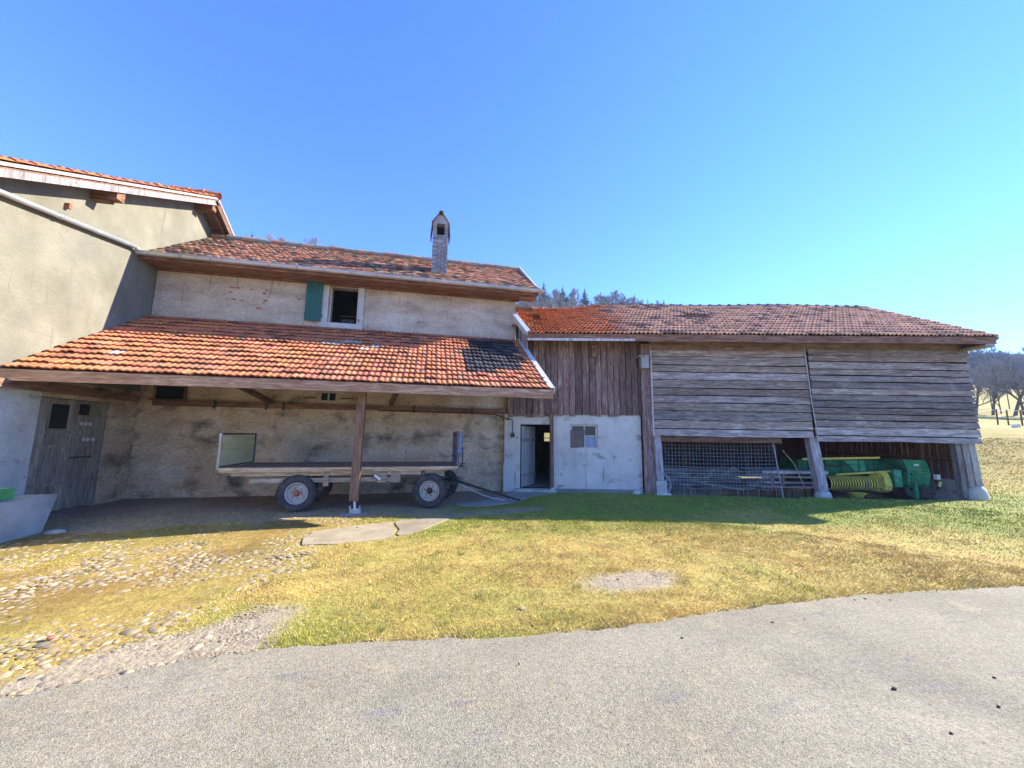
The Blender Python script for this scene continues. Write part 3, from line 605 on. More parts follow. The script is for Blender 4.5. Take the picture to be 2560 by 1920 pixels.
# roof: slabs with tile edge and boarded soffit
XV = -6.38
def slope_roof(y0, y1):
    sgn = 1 if y1 > y0 else -1
    p0 = V(XV, y0, ZR-TS*abs(y0-YR)); p1 = V(XV, y1, ZR-TS*abs(y1-YR)); d = p1-p0; nn = unit(np.cross((1, 0, 0), d)); nn = nn*np.sign(nn[2])
    return p0, p1, d, nn
tw = MB()
for (y0, y1) in ((YR, 2.0), (YR, 22.0)):
    p0, p1, d, nn = slope_roof(y0, y1)
    q = MB(); q.obox((p0+p1)/2+V(-4.8, 0, 0)-nn*.11, (4.8, 0, 0), d/2, nn*.012); tw = q
    b_ = tb(q, 'roof_boards', M['brown_x'])
    q = MB()
    tile_roof(q, (p1+V(-9.0, 0, 0)) if y1 < y0 else p1, (1, 0, 0) if y1 < y0 else (-1, 0, 0), -d, 9.0, float(np.linalg.norm(d)), .25, .33, lambda u, v, i, j: orange(rng, (.52, .17, .075)), 'roman', .003, .035)
    rf = tb(q, 'roof', M['tile'])
    q = MB(); q.beam(p0-nn*.05, p1-nn*.05, .03, .055, nn, (1.0, 1.0, 1.0)); tb(q, 'verge_trim', M['post_wood'], rf)
    q = MB(); q.beam(p0-nn*.17+V(-.02, 0, 0), p1-nn*.17+V(-.02, 0, 0), .035, .14, nn, (.8, .8, .85)); q.beam(p0-nn*.16+V(-.2, 0, 0), p1-nn*.16+V(-.2, 0, 0), .07, .08, nn); tb(q, 'verge_rafter', M['post_wood'] if y1 < y0 else M['brown_y'], rf)
q = MB(); ridge_tiles(q, (XV-8, YR, ZR+.03), (XV+.02, YR, ZR+.03), .38, .11, lambda i: (.50, .17, .08), True); tb(q, 'ridge_tiles', M['tile'])
def _pur(q, y_):
    s_ = .2; zz = ZR-TS*abs(y_-YR)-.14-s_*.6
    q.box((-7.0, y_-s_/2, zz-s_), (XV-.06, y_+s_/2, zz), (1.1, 1, .9)); q.beam((-6.9, y_, zz-s_-.03), (XV-.22, y_, zz-s_-.03), s_*.8, .06)
each((8.9, YR), _pur, 'purlin', M['brown_x'], tall, TO)
# rain pipe across the gable, brackets
mb = MB(); pa = V(-6.80, 3.0, 4.62); pb_ = V(-6.80, 7.4, 5.385); pc = V(-6.80, 10.0, 5.84)
mb.tube([pa, pb_, pc], .048, 12, one); mb.tube([pc, (-6.80, 10.14, 5.80)], .05, 12, one)
for t in (.3, .62): q_ = pb_+(pc-pb_)*t; mb.tube([q_-unit(pc-pb_)*.03, q_+unit(pc-pb_)*.03], .056, 12, one)
pp = tb(mb, 'rain_pipe', M['zinc'], smooth=True)
each((.12, .72), lambda q, t: q.tube([pb_+(pc-pb_)*t, pb_+(pc-pb_)*t+V(-.1, 0, .06)], .012, 5), 'pipe_bracket', M['iron'], pp, TO)
mb = MB(); mb.box((-6.9, 8.34, 5.78), (-6.82, 8.40, 5.88)); tb(mb, 'wall_hook', M['rust'])
#---PART2---
# ================================================================== WOODEN BARN (local frame: s along the front, d into the barn)
barn = tag(empty('wooden_barn', (BP[0], BP[1], 0), -BR), 'long weathered timber barn with rendered stable bay, board siding and open machine bay', 'barn')
OB = (0, 0, 0)
def bb(mbx, name, m, parent=barn, **k): return mbx.build(name, m, parent, OB, **k)
putb = lambda u, d, z: (u, d, z)
# rendered stable front
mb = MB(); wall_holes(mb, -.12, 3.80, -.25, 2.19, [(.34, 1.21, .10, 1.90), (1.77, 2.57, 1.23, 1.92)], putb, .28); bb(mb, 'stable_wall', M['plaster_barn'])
mb = MB(); mb.box((-.14, -.035, 1.0), (.18, -.004, 1.03)); mb.poly([(-.14, -.03, -.1), (.2, -.03, -.1), (.17, -.03, .78), (.02, -.03, .83), (-.14, -.03, .80)], (0, .026, 0), (1, 1, 1)); bb(mb, 'patched_render', M['plaster_barn'])
# stable room, gloom painted into the wall colour, with a window through to the sunny field
mb = MB(); wall_holes(mb, .1, 3.79, -.1, 2.3, [(1.36, 2.2, 1.32, 1.70)], lambda u, d, z: (u, 5.0+d, z), .2)
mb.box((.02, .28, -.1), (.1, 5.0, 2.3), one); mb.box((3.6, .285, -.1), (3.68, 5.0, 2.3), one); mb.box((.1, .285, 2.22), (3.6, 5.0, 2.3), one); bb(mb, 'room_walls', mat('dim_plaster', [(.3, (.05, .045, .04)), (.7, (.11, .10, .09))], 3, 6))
mb = MB(); mb.box((.1, .0, -.05), (3.6, 5.0, .10), (.8, .8, .8)); bb(mb, 'room_floor', M['concrete'])
mb = MB()
for p, q_ in (((1.36, 1.32), (2.2, 1.32)), ((1.36, 1.7), (2.2, 1.7)), ((1.36, 1.32), (1.36, 1.7)), ((1.62, 1.32), (1.62, 1.7)), ((1.36, 1.47), (2.2, 1.47)), ((2.2, 1.32), (2.2, 1.7))): mb.beam((p[0], 5.05, p[1]), (q_[0], 5.05, q_[1]), .03, .03, (0, 1, 0))
bb(mb, 'back_window_frame', M['black'])
# door leaf standing open, cill, side post
ang = R(62); dx, dy = math.cos(ang), math.sin(ang)
mb = MB()
for i in range(5): mb.board((.37+dx*.17*i, .05+dy*.17*i, .13), (0, 0, 1.72), (dx*.166, dy*.166, 0), (dy*.035, -dx*.035, 0), 6, .001)
dl = bb(mb, 'open_door', mat('grey_door_leaf', [(.3, (.20, .20, .20)), (.5, (.36, .36, .36)), (.75, (.50, .50, .49))], 1.2, 8, (14, 14, 1.2), .9, .4, .004))
each((.45, 1.45), lambda q, z: q.beam((.40+dy*.04, .05, z), (.40+dx*.8+dy*.04, .05+dy*.8, z), .02, .08), 'door_ledge', M['post_wood'], dl, OB)
mb = MB(); mb.beam((1.25, -.06, .12), (1.235, -.05, 2.26), .085, .10, (0, 1, 0)); bb(mb, 'door_post', M['brown_z'])
mb = MB(); mb.box((1.2, -.12, -.02), (1.3, .0, .14)); bb(mb, 'post_stone', M['concrete'])
mb = MB(); mb.box((.2, -.14, -.1), (1.36, .0, .085)); bb(mb, 'door_step', M['concrete'])
# stable window: frame, cardboard panel, panes
mb = MB()
for a, b, c, d in ((1.77, 1.83, 1.23, 1.92), (2.50, 2.57, 1.23, 1.92), (1.83, 2.50, 1.86, 1.92), (1.83, 2.50, 1.23, 1.27)): mb.box((a, .03, c), (b, .09, d))
wn = bb(mb, 'window', M['window_grey'])
mb = MB(); mb.box((2.17, .04, 1.27), (2.20, .085, 1.86)); mb.box((2.2, .04, 1.56), (2.50, .085, 1.60)); mb.box((2.33, .045, 1.27), (2.36, .08, 1.56)); bb(mb, 'glazing_bar', M['window_grey'], wn)
mb = MB(); mb.poly([(1.78, .015, 1.24), (2.14, .015, 1.26), (2.19, .015, 1.74), (1.78, .015, 1.745)], (0, .01, 0)); bb(mb, 'board_panel', mat('brown_hardboard', [(.3, (.15, .11, .10)), (.7, (.26, .20, .18))], 4, 8, one, .8, .2, .003), wn)
each(((1.83, 2.17, 1.745, 1.86), (2.2, 2.5, 1.6, 1.86)), lambda q, p: q.box((p[0], .066, p[2]), (p[1], .07, p[3])), 'pane', M['glass'], wn, OB)
mb = MB(); mb.box((2.2, .066, 1.27), (2.5, .07, 1.56)); bb(mb, 'blue_sheet', mat('pale_blue_film', [(0, (.16, .24, .42)), (1, (.26, .36, .55))], 2, 3, one, .5, 0), wn)
# vertical boarding above
mb = MB(); s_ = -.02; zb = 2.17
while s_ < 3.82:
    w_ = min(rng.uniform(.15, .21), 3.83-s_+.01); g = rng.uniform(.6, 1.45)
    mb.board((s_, -.035-rng.uniform(0, .012), zb+rng.uniform(-.03, .02)-(.05 if s_ < 1.2 else 0)), (0, 0, 2.57 if s_ > .26 else 1.95), (w_-.016, 0, 0), (0, .024, 0), 8, .0025, (g, g*.97, g*.97)); s_ += w_
mb.box((-.02, -.008, 2.2), (.32, .03, 4.0), (.05, .05, .05)); mb.box((.32, -.008, 2.2), (3.8, .03, 4.74), (.05, .05, .05)); bb(mb, 'upright_boarding', M['wood_z'])  # near-black backing paints the shade seen in the gaps between boards
# cheek boards below the little verge at the house corner
def wl(x, y, z): d_ = np.array((x-BP[0], y-BP[1])); return (float(d_@Bt), float(d_@Bn), z)
mb = MB()
for i in range(6):
    y0, y1 = 9.97+i*.23, 9.97+(i+1)*.23-.012; zt0 = lambda y: 4.34+(min(y, 10.85)-9.9)*.86; zb0 = lambda y: 4.32-(10.9-y)*.6; mb.poly([wl(2.64, y0, zb0(y0)), wl(2.64, y1, zb0(y1)), wl(2.60, y1, zt0(y1)), wl(2.62, y0, zt0(y0))], (.03, 0, 0), (.9, .9, .95))
bb(mb, 'cheek_boards', M['post_wood'])
# posts
each(((3.83, .10), (3.935, .11), (4.05, .085)), lambda q, p: q.board((p[0], -.10, -.08), (0, 0, 4.36), (p[1], 0, 0), (0, .07, 0), 9, .002), 'corner_post', M['wood_z'], barn, OB)
for (p, q_, w_, b0) in (((4.26, -.02, .36), (4.24, .05, 1.64), .21, (4.14, 4.42)), ((8.73, -.04, .14), (8.62, .02, 1.6), .25, None), ):
    mb = MB(); mb.beam(p, q_, w_, .2, (0, 1, 0), (1.1, 1.1, 1.2)); ps = bb(mb, 'bay_post', M['post_wood'])
    mb = MB()
    if b0: mb.poly([(b0[0], -.14, -.12), (b0[1]+.02, -.14, -.12), (b0[1], -.12, .36), (b0[0], -.12, .36)], (0, .24, 0), (1, 1, 1)); mb.poly([(b0[0]-.1, -.22, -.1), (b0[1]+.16, -.2, -.1), (b0[1]+.1, -.15, .03), (b0[0], -.18, .03)], (0, .3, 0))
    else: mb.lathe([(-.2, .0), (-.2, .22), (.05, .20), (.13, .16), (.145, 0)], (8.76, -.03, 0), (0, 0, 1), 8)
    bb(mb, 'stone_footing', M['concrete'], ps)
mb = MB(); mb.beam((13.0, -.02, .33), (12.98, .02, 1.6), .18, .2, (0, 1, 0)); mb.beam((12.83, .0, .3), (12.81, .03, 1.6), .15, .18, (0, 1, 0), (.8, .8, .85)); mb.beam((12.67, .03, .0), (12.65, .05, 1.6), .13, .16, (0, 1, 0), (.6, .6, .65)); ps = bb(mb, 'bay_post', M['post_wood'])
mb = MB(); mb.lathe([(-.3, .0), (-.3, .25), (.12, .245), (.25, .21), (.33, .13), (.34, 0)], (12.98, .02, 0), (0, 0, 1), 16); bb(mb, 'rounded_footing', M['concrete'], ps, smooth=True)
# board siding panels
def siding(s0, s1, z0, z1, n, dd, slope):
    q = MB(); z = z0; hs_ = rng.uniform(.8, 1.25, n); hs_ *= (z1-z0)/hs_.sum()
    for i in range(n):
        g = rng.uniform(.6, 1.4); t = rng.uniform(-.05, .10)
        q.board((s0, -dd-.03-rng.uniform(0, .008), z+.004), (s1-s0, 0, slope*(1 if i < n-2 else .4)), (0, .034, hs_[i]-rng.uniform(.012, .026)), (0, .022, 0), 26, .006, (g*(1+t), g, g*(1-t*1.3))); z += hs_[i]
    q.box((s0+.03, -dd+.03, z0+.04), (s1-.03, -dd+.05, z1), (.06, .06, .06))  # backing coloured near-black so the board gaps read as deep shade
    return bb(q, 'board_siding', M['wood_x'])
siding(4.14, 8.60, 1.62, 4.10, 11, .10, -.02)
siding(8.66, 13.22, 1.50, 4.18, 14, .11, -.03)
mb = MB()
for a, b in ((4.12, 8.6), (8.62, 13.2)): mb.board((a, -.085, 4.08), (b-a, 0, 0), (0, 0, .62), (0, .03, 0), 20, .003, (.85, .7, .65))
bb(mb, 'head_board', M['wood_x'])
mb = MB(); mb.board((4.36, -.06, 1.45), (3.38, 0, -.02), (0, 0, .15), (0, .05, 0), 14, .003); bb(mb, 'lintel_board', M['brown_x'])
mb = MB(); mb.tube([(8.54, -.16, 4.25), (8.60, -.165, 2.6), (8.70, -.15, 1.55)], .012, 5, (.8, .8, .85)); bb(mb, 'cable_conduit', M['whitemetal'])
mb = MB(); mb.box((4.10, -.135, 1.6), (4.135, -.10, 4.1), (1.6, 1.6, 1.7)); bb(mb, 'corner_strip', M['post_wood'])
# right end, back wall, low wall
mb = MB(); d_ = 0.06
while d_ < 6:
    w_ = rng.uniform(.16, .24); mb.board((13.18, d_, -.1 if 0 else .42), (0, 0, 3.85), (0, w_-rng.uniform(.006, .02), 0), (.024, 0, 0), 5, .001); d_ += w_
bb(mb, 'end_boarding', M['wood_z'])
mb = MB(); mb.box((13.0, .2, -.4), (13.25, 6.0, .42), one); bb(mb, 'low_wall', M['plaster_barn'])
each((1.3, 2.8, 4.4), lambda q, y: q.box((13.0, y, .42), (13.14, y+.14, 4.2)), 'wall_stud', M['brown_z'], barn, OB)
mb = MB(); mb.box((13.06, .1, .95), (13.14, 6, 1.06)); bb(mb, 'wall_rail', M['brown_y'])
mb = MB(); s_ = 3.9
while s_ < 13.2:
    w_ = rng.uniform(.16, .24); mb.board((s_, 5.95, -.1), (0, 0, 4.4), (w_-rng.uniform(.003, .012), 0, 0), (0, .024, 0), 5, .001, tuple(np.array((.6, .6, .6))*rng.uniform(.7, 1.2))); s_ += w_
bb(mb, 'back_boarding', M['wood_z'])
mb = MB(); mb.box((3.70, .1, -.2), (3.80, 5.9, 4.3), (.4, .4, .4)); bb(mb, 'inner_partition', M['wood_z'])
mb = MB(); mb.poly([(13.205, -.6, 4.2), (13.205, 6.6, 4.2), (13.205, 6.6, 4.35), (13.205, 3, 6.38), (13.205, -.6, 4.35)], (.03, 0, 0)); bb(mb, 'gable_boarding', M['wood_z'])
# roof
SB = V(0, 3.72, 2.13); SBl = float(np.linalg.norm(SB)); NB = unit(np.cross((1, 0, 0), SB))
def bcol(u, v, i, j):
    x = u*13.3; y = v*4
    k = sst(3.0, 4.6, x+rng.normal(0, .25)+(1-v)*.5)
    a = orange(rng, (.78, .27, .10)); b = np.array((.88, .54, .34))*rng.uniform(.75, 1.12)
    if rng.random() < .10: b = np.array((.36, .24, .18))*rng.uniform(.7, 1.2)
    c = a*(1-k)+b*k
    if rng.random() < .8*sst(.75, .4, math.hypot((x-6.3)/.9, (y-2.2)/.5)) or rng.random() < .7*sst(.6, .3, math.hypot((x-1.3)/.7, (y-2.3)/.35)): c = c*.25
    if rng.random() < .05: c = c*.5
    return c
ex0 = -.42
def skipb(u, v):
    s_ = ex0+u; d_ = -.72+v*3.72/SBl; X = BP[0]+s_*Bt[0]+d_*Bn[0]; Y = BP[1]+s_*Bt[1]+d_*Bn[1]
    return X < (2.74-.25*(Y-9.9) if Y < 10.9 else 2.60)
def dip(q):
    for a in q.v:
        a[:, 2] -= .13*sst(3.6, 2.0, a[:, 0])*np.clip((a[:, 1]+.7)/3.7, 0, 1)+.02*np.sin(a[:, 0]*1.1)*np.clip((a[:, 1]+.7)/3.7, 0, 1)
mb = MB(); tile_roof(mb, (ex0, -.72, 4.37), (1, 0, 0), SB, 13.36-ex0, SBl, .235, .31, bcol, 'roman', .004, .065, skipb, 1.5); dip(mb); rb = bb(mb, 'roof', M['tile'])
mb = MB()
for k in range(34):
    t0, t1 = k/34, (k+1)/34
    mb.add([(.62+t0*12.73, -.70, 4.345), (.62+t1*12.73, -.70, 4.345), (-.36+t1*13.71, 3.0, 6.47), (-.36+t0*13.71, 3.0, 6.47)], [(0, 1, 2, 3)], (.4, .4, .4))
dip(mb)
mb.add([(.9, 3.0, 6.36), (13.34, 3.0, 6.48), (13.34, 6.8, 4.3), (.9, 6.8, 4.3)], [(0, 1, 2, 3)], (.4, .4, .4)); bb(mb, 'roof_boards', M['wood_x'], rb)
mb = MB(); ridge_tiles(mb, (-.40, 3.0, 6.50), (3.5, 3.0, 6.50), .365, .10, lambda i: (.50, .24, .15)); ridge_tiles(mb, (3.5, 3.0, 6.50), (13.4, 3.0, 6.50), .365, .10, lambda i: (.17, .15, .14)); dip(mb); bb(mb, 'ridge_tiles', M['tile'], rb)
mb = MB(); mb.board((.42, -.70, 4.20), (6.4, 0, .0), (0, 0, .20), (0, -.03, 0), 30, .003, (.75, .62, .58)); mb.board((6.8, -.70, 4.19), (6.5, 0, .0), (0, 0, .20), (0, -.03, 0), 30, .003, (.7, .6, .6)); bb(mb, 'fascia_board', M['fascia'])
mb = MB(); mb.board((.5, -.735, 4.20), (2.98, 0, 0), (0, 0, .065), (0, -.012, 0), 12, .002, (1.6, 1.6, 1.65)); bb(mb, 'pale_batten', M['post_wood'])
mb = MB(); mb.beam((13.35, -.74, 4.34), (13.35, 3.0, 6.46), .03, .10, NB); mb.beam((13.35, 3.0, 6.46), (13.35, 6.8, 4.3), .03, .1, NB); bb(mb, 'verge_board', M['post_wood'], rb)
mb = MB(); mb.box((13.02, -.70, 4.12), (13.28, -.1, 4.19)); bb(mb, 'purlin_end', M['post_wood'])
mb = MB(); a = V(*wl(2.66, 9.86, 4.44)); b = V(*wl(2.44, 10.87, 5.32)); mb.beam(a, b, .13, .03, NB, (1, 1, 1)); mb.beam(a-V(.05, 0, .09), b-V(.05, 0, .09), .02, .17, NB, (1, 1, 1)); bb(mb, 'verge_flashing', M['whitemetal'])
# cable and switch on the render pillar
mb = MB(); mb.tube([(-.09, -.05, 2.03), (.10, -.05, 2.03), (.11, -.05, 1.95), (.115, -.05, 1.62)], .012, 6); mb.box((.06, -.09, 1.52), (.17, -.036, 1.62)); mb.box((.085, -.085, 1.62), (.145, -.04, 1.66)); bb(mb, 'switch_and_cable', M['iron'])

def broot(name, s, d, z, label, cat, group=None, rz=0):
    p = BP+Bt*s+Bn*d; o = empty(name, (p[0], p[1], z), -BR+rz); return tag(o, label, cat, group)
# ------------------------------------------------------------------ nest boxes
b1 = broot('nest_box', 2.47, -.10, 3.87, 'small brown wooden nest box with entrance hole, in the middle of the dark boarding', 'nest box')
mb = MB(); mb.box((-.07, -.06, 0), (.07, .05, .30)); mb.build('box', M['brown_z'], b1)
mb = MB(); mb.obox((0, -.02, .32), (.085, 0, 0), (0, .09, .01), (0, -.001, .01)); mb.build('lid', M['wood_x'], b1)
mb = MB(); mb.lathe([(0, .022), (.003, 0)], (0, -.062, .21), (0, -1, 0), 12); mb.build('entrance_hole', M['black'], b1)
b2 = broot('nest_box', 3.87, -.27, 3.52, 'pale boxy nest box with overhanging lid fixed at the barn corner post', 'nest box')
mb = MB(); mb.box((-.10, -.08, 0), (.11, .13, .33)); mb.build('box', M['plaster_light'], b2)
mb = MB(); mb.box((-.17, -.11, .33), (.12, .17, .36)); mb.build('lid', M['post_wood'], b2)

# ------------------------------------------------------------------ wheels helper
def wheel(parent, org, c, axis, Rr, W, rimm, hubm, name='wheel'):
    """tyre is the part; rim and hub are its sub-parts. axis points outward"""
    a = unit(axis); c = V(*c); q = MB(); ri = Rr*.58
    q.lathe([(-W/2*.7, ri), (-W/2, ri+.03), (-W/2, Rr*.86), (-W/2*.78, Rr*.955), (-W*.2, Rr*.975), (W*.2, Rr*.975), (W/2*.78, Rr*.955), (W/2, Rr*.86), (W/2, ri+.03), (W/2*.7, ri)], c, a, 44, (1, 1, 1))
    t1 = np.array((0, 0, 1.)); t2 = unit(np.cross(a, t1)); n = 30
    for k in range(n):
        for sd in (-1, 1):
            t = 2*math.pi*(k+(.5 if sd > 0 else 0))/n; rad = t1*math.cos(t)+t2*math.sin(t); tan = -t1*math.sin(t)+t2*math.cos(t)
            q.obox(c+rad*Rr*.965+a*sd*W*.29, a*W*.19+tan*.012, tan*Rr*.052, rad*Rr*.035, (.9, .9, .9))
    ty = q.build(name, M['rubber'], parent, org)
    q = MB(); q.lathe([(W/2*.72, ri+.005), (W/2*.78, ri), (W/2*.72, ri-.02), (W*.18, ri-.035), (W*.14, ri*.78), (W*.20, ri*.70), (W*.24, ri*.32), (W*.24, 0)], c, a, 36, one); q.lathe([(-W/2*.7, ri), (-W*.1, ri-.03), (-W*.1, 0)], c, a, 30, (.6, .6, .6)); q.build('rim', rimm, ty, org)
    q = MB(); q.lathe([(W*.24, ri*.33), (W*.30, ri*.31), (W*.34, ri*.2), (W*.52, ri*.17), (W*.53, 0)], c, a, 16, one)
    for k in range(6):
        t = 2*math.pi*k/6+.3; rad = t1*math.cos(t)+t2*math.sin(t); q.lathe([(W*.22, .016), (W*.30, .014), (W*.31, 0)], c+rad*ri*.5, a, 7, (.8, .8, .8))
    q.build('hub', hubm, ty, org)
    return ty

# ------------------------------------------------------------------ flatbed farm wagon under the lean-to
WO = (-1.6, 9.3, 0.0); wag = tag(empty('farm_wagon', WO), 'four wheeled flatbed hay wagon with plank deck parked under the lean-to roof', 'wagon')
def wb(q, name, m, parent=wag, **k): return q.build(name, m, parent, WO, **k)
mb = MB(); y = 8.55
while y < 10.08:
    w_ = min(rng.uniform(.15, .2), 10.1-y); mb.board((-3.93, y, .845), (4.63, 0, 0), (0, w_-.004, 0), (0, 0, .04), 16, .0015, tuple(np.array((.72, .66, .62))*rng.uniform(.8, 1.2))); y += w_
wb(mb, 'deck', M['deck'])
mb = MB(); mb.board((-3.93, 8.53, .845), (4.63, 0, 0), (0, 0, .045), (0, .018, 0), 20, .003, (1.3, 1.3, 1.3)); wb(mb, 'deck_edge', M['deck'])
mb = MB(); mb.board((-3.93, 8.545, .80), (4.6, 0, .01), (0, 0, .044), (0, .05, 0), 20, .003, (1.25, 1.1, .9)); wb(mb, 'side_rail', M['deck'])
each(((8.62, -3.75, -.1, .72), (9.2, -3.75, .5, .72), (9.85, -3.75, .5, .72)), lambda q, p: q.board((p[1], p[0], p[3]), (p[2]-p[1], 0, 0), (0, 0, .085), (0, .09, 0), 14, .002), 'bearer', M['deck'], wag, WO)
each(((8.64, -3.42, -.62), (9.78, -3.42, -.62)), lambda q, p: q.board((p[1], p[0], .575), (p[2]-p[1], 0, 0), (0, 0, .095), (0, .06, 0), 12, .003), 'lower_beam', M['deck'], wag, WO)
each((-2.05, -1.0, -.72), lambda q, x: q.box((x, 8.60, .50 if x == -2.05 else .56), (x+(.1 if x < -1 else .2), 8.64, .80), (.8, .8, .8)), 'upright_block', M['deck'], wag, WO)
mb = MB(); mb.beam((-1.05, 8.58, .72), (-.92, 8.575, .62), .025, .05); wb(mb, 'brake_lever', M['whitemetal'])
# tail board frame with plywood, seen obliquely
mb = MB()
for p, q_ in (((8.54, .86), (8.54, 1.56)), ((10.1, .89), (10.1, 1.56))): mb.beam((-3.95, p[0], p[1]), (-3.95, q_[0], q_[1]), .035, .04, (1, 0, 0), (1.2, 1.2, 1.2))
tf = wb(mb, 'tail_board', M['post_wood'])
mb = MB(); mb.box((-3.965, 8.56, .90), (-3.95, 10.08, 1.53), one); wb(mb, 'panel', M['ply'], tf)
mb = MB(); mb.beam((-3.945, 8.56, 1.55), (-3.945, 10.08, 1.55), .02, .03); mb.beam((-3.945, 8.56, .905), (-3.945, 10.08, .905), .02, .025); mb.beam((-3.945, 10.07, .9), (-3.945, 10.07, 1.55), .02, .02, (1, 0, 0)); mb.beam((-3.945, 8.57, .9), (-3.945, 8.57, 1.55), .012, .012, (1, 0, 0)); wb(mb, 'edge_band', M['iron'], tf)
# front ladder with strap and crank
mb = MB()
for y_ in (8.58, 9.3, 10.05): mb.beam((.69, y_, .80), (.69, y_, 1.66), .05, .05, (1, 0, 0))
for z_ in (1.05, 1.3, 1.58): mb.beam((.69, 8.56, z_), (.69, 10.08, z_), .035, .06)
fl = wb(mb, 'front_rack', mat('dark_rack_wood', [(.3, (.06, .055, .06)), (.7, (.15, .14, .15))], 2, 8, (20, 20, 1), .8, .3, .004))
mb = MB(); mb.tube([(.73, 8.56, 1.60), (.76, 8.54, 1.50), (.75, 8.53, 1.3), (.72, 8.54, 1.08)], .012, 6); mb.tube([(.73, 8.56, 1.6), (.735, 8.54, 1.4), (.70, 8.54, 1.2)], .008, 5, (2.6, 2.4, 1.6)); wb(mb, 'blue_rope', M['blue'], fl)
mb = MB(); mb.tube([(.80, 8.62, 1.28), (.80, 8.62, .95)], .012, 6); mb.tube([(.76, 8.62, 1.285), (.86, 8.62, 1.285)], .01, 5); mb.box((.74, 8.57, .87), (.82, 8.66, .92)); mb.tube([(.76, 8.62, .94), (.87, 8.62, .95)], .012, 5); wb(mb, 'crank', M['iron'])
# axles, bolster, turntable
mb = MB(); mb.beam((-2.5, 8.7, .37), (-2.5, 9.9, .37), .07, .07); mb.beam((-2.5, 8.8, .50), (-2.5, 9.8, .50), .1, .18); wb(mb, 'rear_axle', M['iron'])
ra = R(15); ad = V(math.sin(ra), math.cos(ra), 0); fc = V(.28, 9.26, .37)
mb = MB(); mb.beam(fc-ad*.55, fc+ad*.55, .07, .07); mb.beam(fc-ad*.45+V(0, 0, .16), fc+ad*.45+V(0, 0, .16), .09, .1); mb.lathe([(.24, .26), (.28, .26)], fc, (0, 0, 1), 20); wb(mb, 'front_axle', M['iron'])
mb = MB(); mb.box((-.05, 8.75, .66), (.42, 9.8, .80)); mb.poly([(.0, 8.66, .80), (.42, 8.66, .80), (.38, 8.66, .66), (.05, 8.66, .64)], (0, .04, 0)); wb(mb, 'bolster', M['deck'])
mb = MB(); fw = V(math.cos(ra), -math.sin(ra), 0); mb.beam(fc+fw*.1+ad*-.25+V(0, 0, .13), fc+fw*.5+ad*-.1+V(0, 0, .1), .04, .08); mb.beam(fc+fw*.1+ad*.25+V(0, 0, .13), fc+fw*.5+ad*.1+V(0, 0, .1), .04, .08)
e_ = V(2.14, 8.98, .07); j_ = fc+fw*.5+V(0, 0, .12)
mb.beam(j_, e_, .055, .06, colr=(.8, .8, .8), taper=.7); mb.lathe([(-.015, .05), (.015, .05)], e_+V(.05, 0, -.01), (0, 0, 1), 12); wb(mb, 'drawbar', M['iron'])
mb = MB(); pts = [j_+(e_-j_)*t+V(0, -.02, -.035-.10*math.sin(math.pi*t)+.01*math.sin(t*40)) for t in np.linspace(0, .8, 14)]; mb.tube(pts, .009, 5); wb(mb, 'pale_cord', M['white'])
wheel(wag, WO, (-2.53, 8.66, .37), (0, -1, 0), .37, .20, M['rim'], M['rust'])
wheel(wag, WO, (-2.53, 9.93, .37), (0, 1, 0), .37, .20, M['rim'], M['rust'])
wheel(wag, WO, fc-ad*.63, -ad, .37, .20, mat('dusty_grey_rim', [(.3, (.26, .25, .24)), (.7, (.40, .39, .37))], 6, 6), M['iron'])
wheel(wag, WO, fc+ad*.63, ad, .37, .20, M['rim'], M['iron'])

# ------------------------------------------------------------------ stone trough with crates
q = MB(); TR = (-6.45, 7.6, 0.0); gz = -.13
def tl(y0, y1, z, ins): return [(-6.84, y0+ins, z), (-6.16-ins*.25, y0+ins, z), (-6.16-ins*.25, y1-ins*.6, z), (-6.84, y1-ins*.6, z)]
b = tl(5.9, 8.22, gz-.05, .22); t_ = tl(5.9, 8.22, .50, 0); ti = [(-6.78, 5.97, .50), (-6.23, 5.97, .50), (-6.23, 8.14, .50), (-6.78, 8.14, .50)]; tl2 = [(a, c, .15) for a, c, _ in ti]
q.add(b+t_+ti+tl2, [(0, 3, 2, 1)]+[(i, (i+1) % 4, 4+(i+1) % 4, 4+i) for i in range(4)]+[(4+i, 4+(i+1) % 4, 8+(i+1) % 4, 8+i) for i in range(4)]+[(8+i, 8+(i+1) % 4, 12+(i+1) % 4, 12+i) for i in range(4)]+[(12, 13, 14, 15)], one)
tag(q.build('stone_trough', M['concrete'], None, (0, 0, 0)), 'long pale concrete trough with sloping ends standing by the left wall', 'trough')
def crate(name, c, rz, label):
    o = tag(empty(name, c, rz), label, 'crate', 'green crates in the trough'); q = MB(); L_, W_, H_ = .26, .17, .17
    for k in range(6):
        z = .01+k*.027
        for sx in (-1, 1): q.box((sx*W_-.008, -L_, z), (sx*W_+.008, L_, z+.017)); q.box((-W_, sx*L_-.008, z), (W_, sx*L_+.008, z+.017))
    for sx in (-1, 1):
        for sy in (-1, 1): q.box((sx*W_-.015, sy*L_-.015, 0), (sx*W_+.015, sy*L_+.015, H_))
    q.box((-W_, -L_, .0), (W_, L_, .008)); q.build('crate_shell', M['crate'], o); q = MB()
    for sx in (-1, 1): q.box((sx*W_-.012, -L_-.01, H_-.012), (sx*W_+.012, L_+.01, H_)); q.box((-W_, sx*L_-.012, H_-.011), (W_, sx*L_+.012, H_-.001))
    q.build('rim', M['crate'], o); return o
crate('plastic_crate', (-6.45, 7.35, .515), .03, 'green slatted plastic crate in the trough, the one nearer the corner')
crate('plastic_crate', (-6.47, 6.78, .515), -.05, 'green slatted plastic crate in the trough, cut off by the left photo edge')

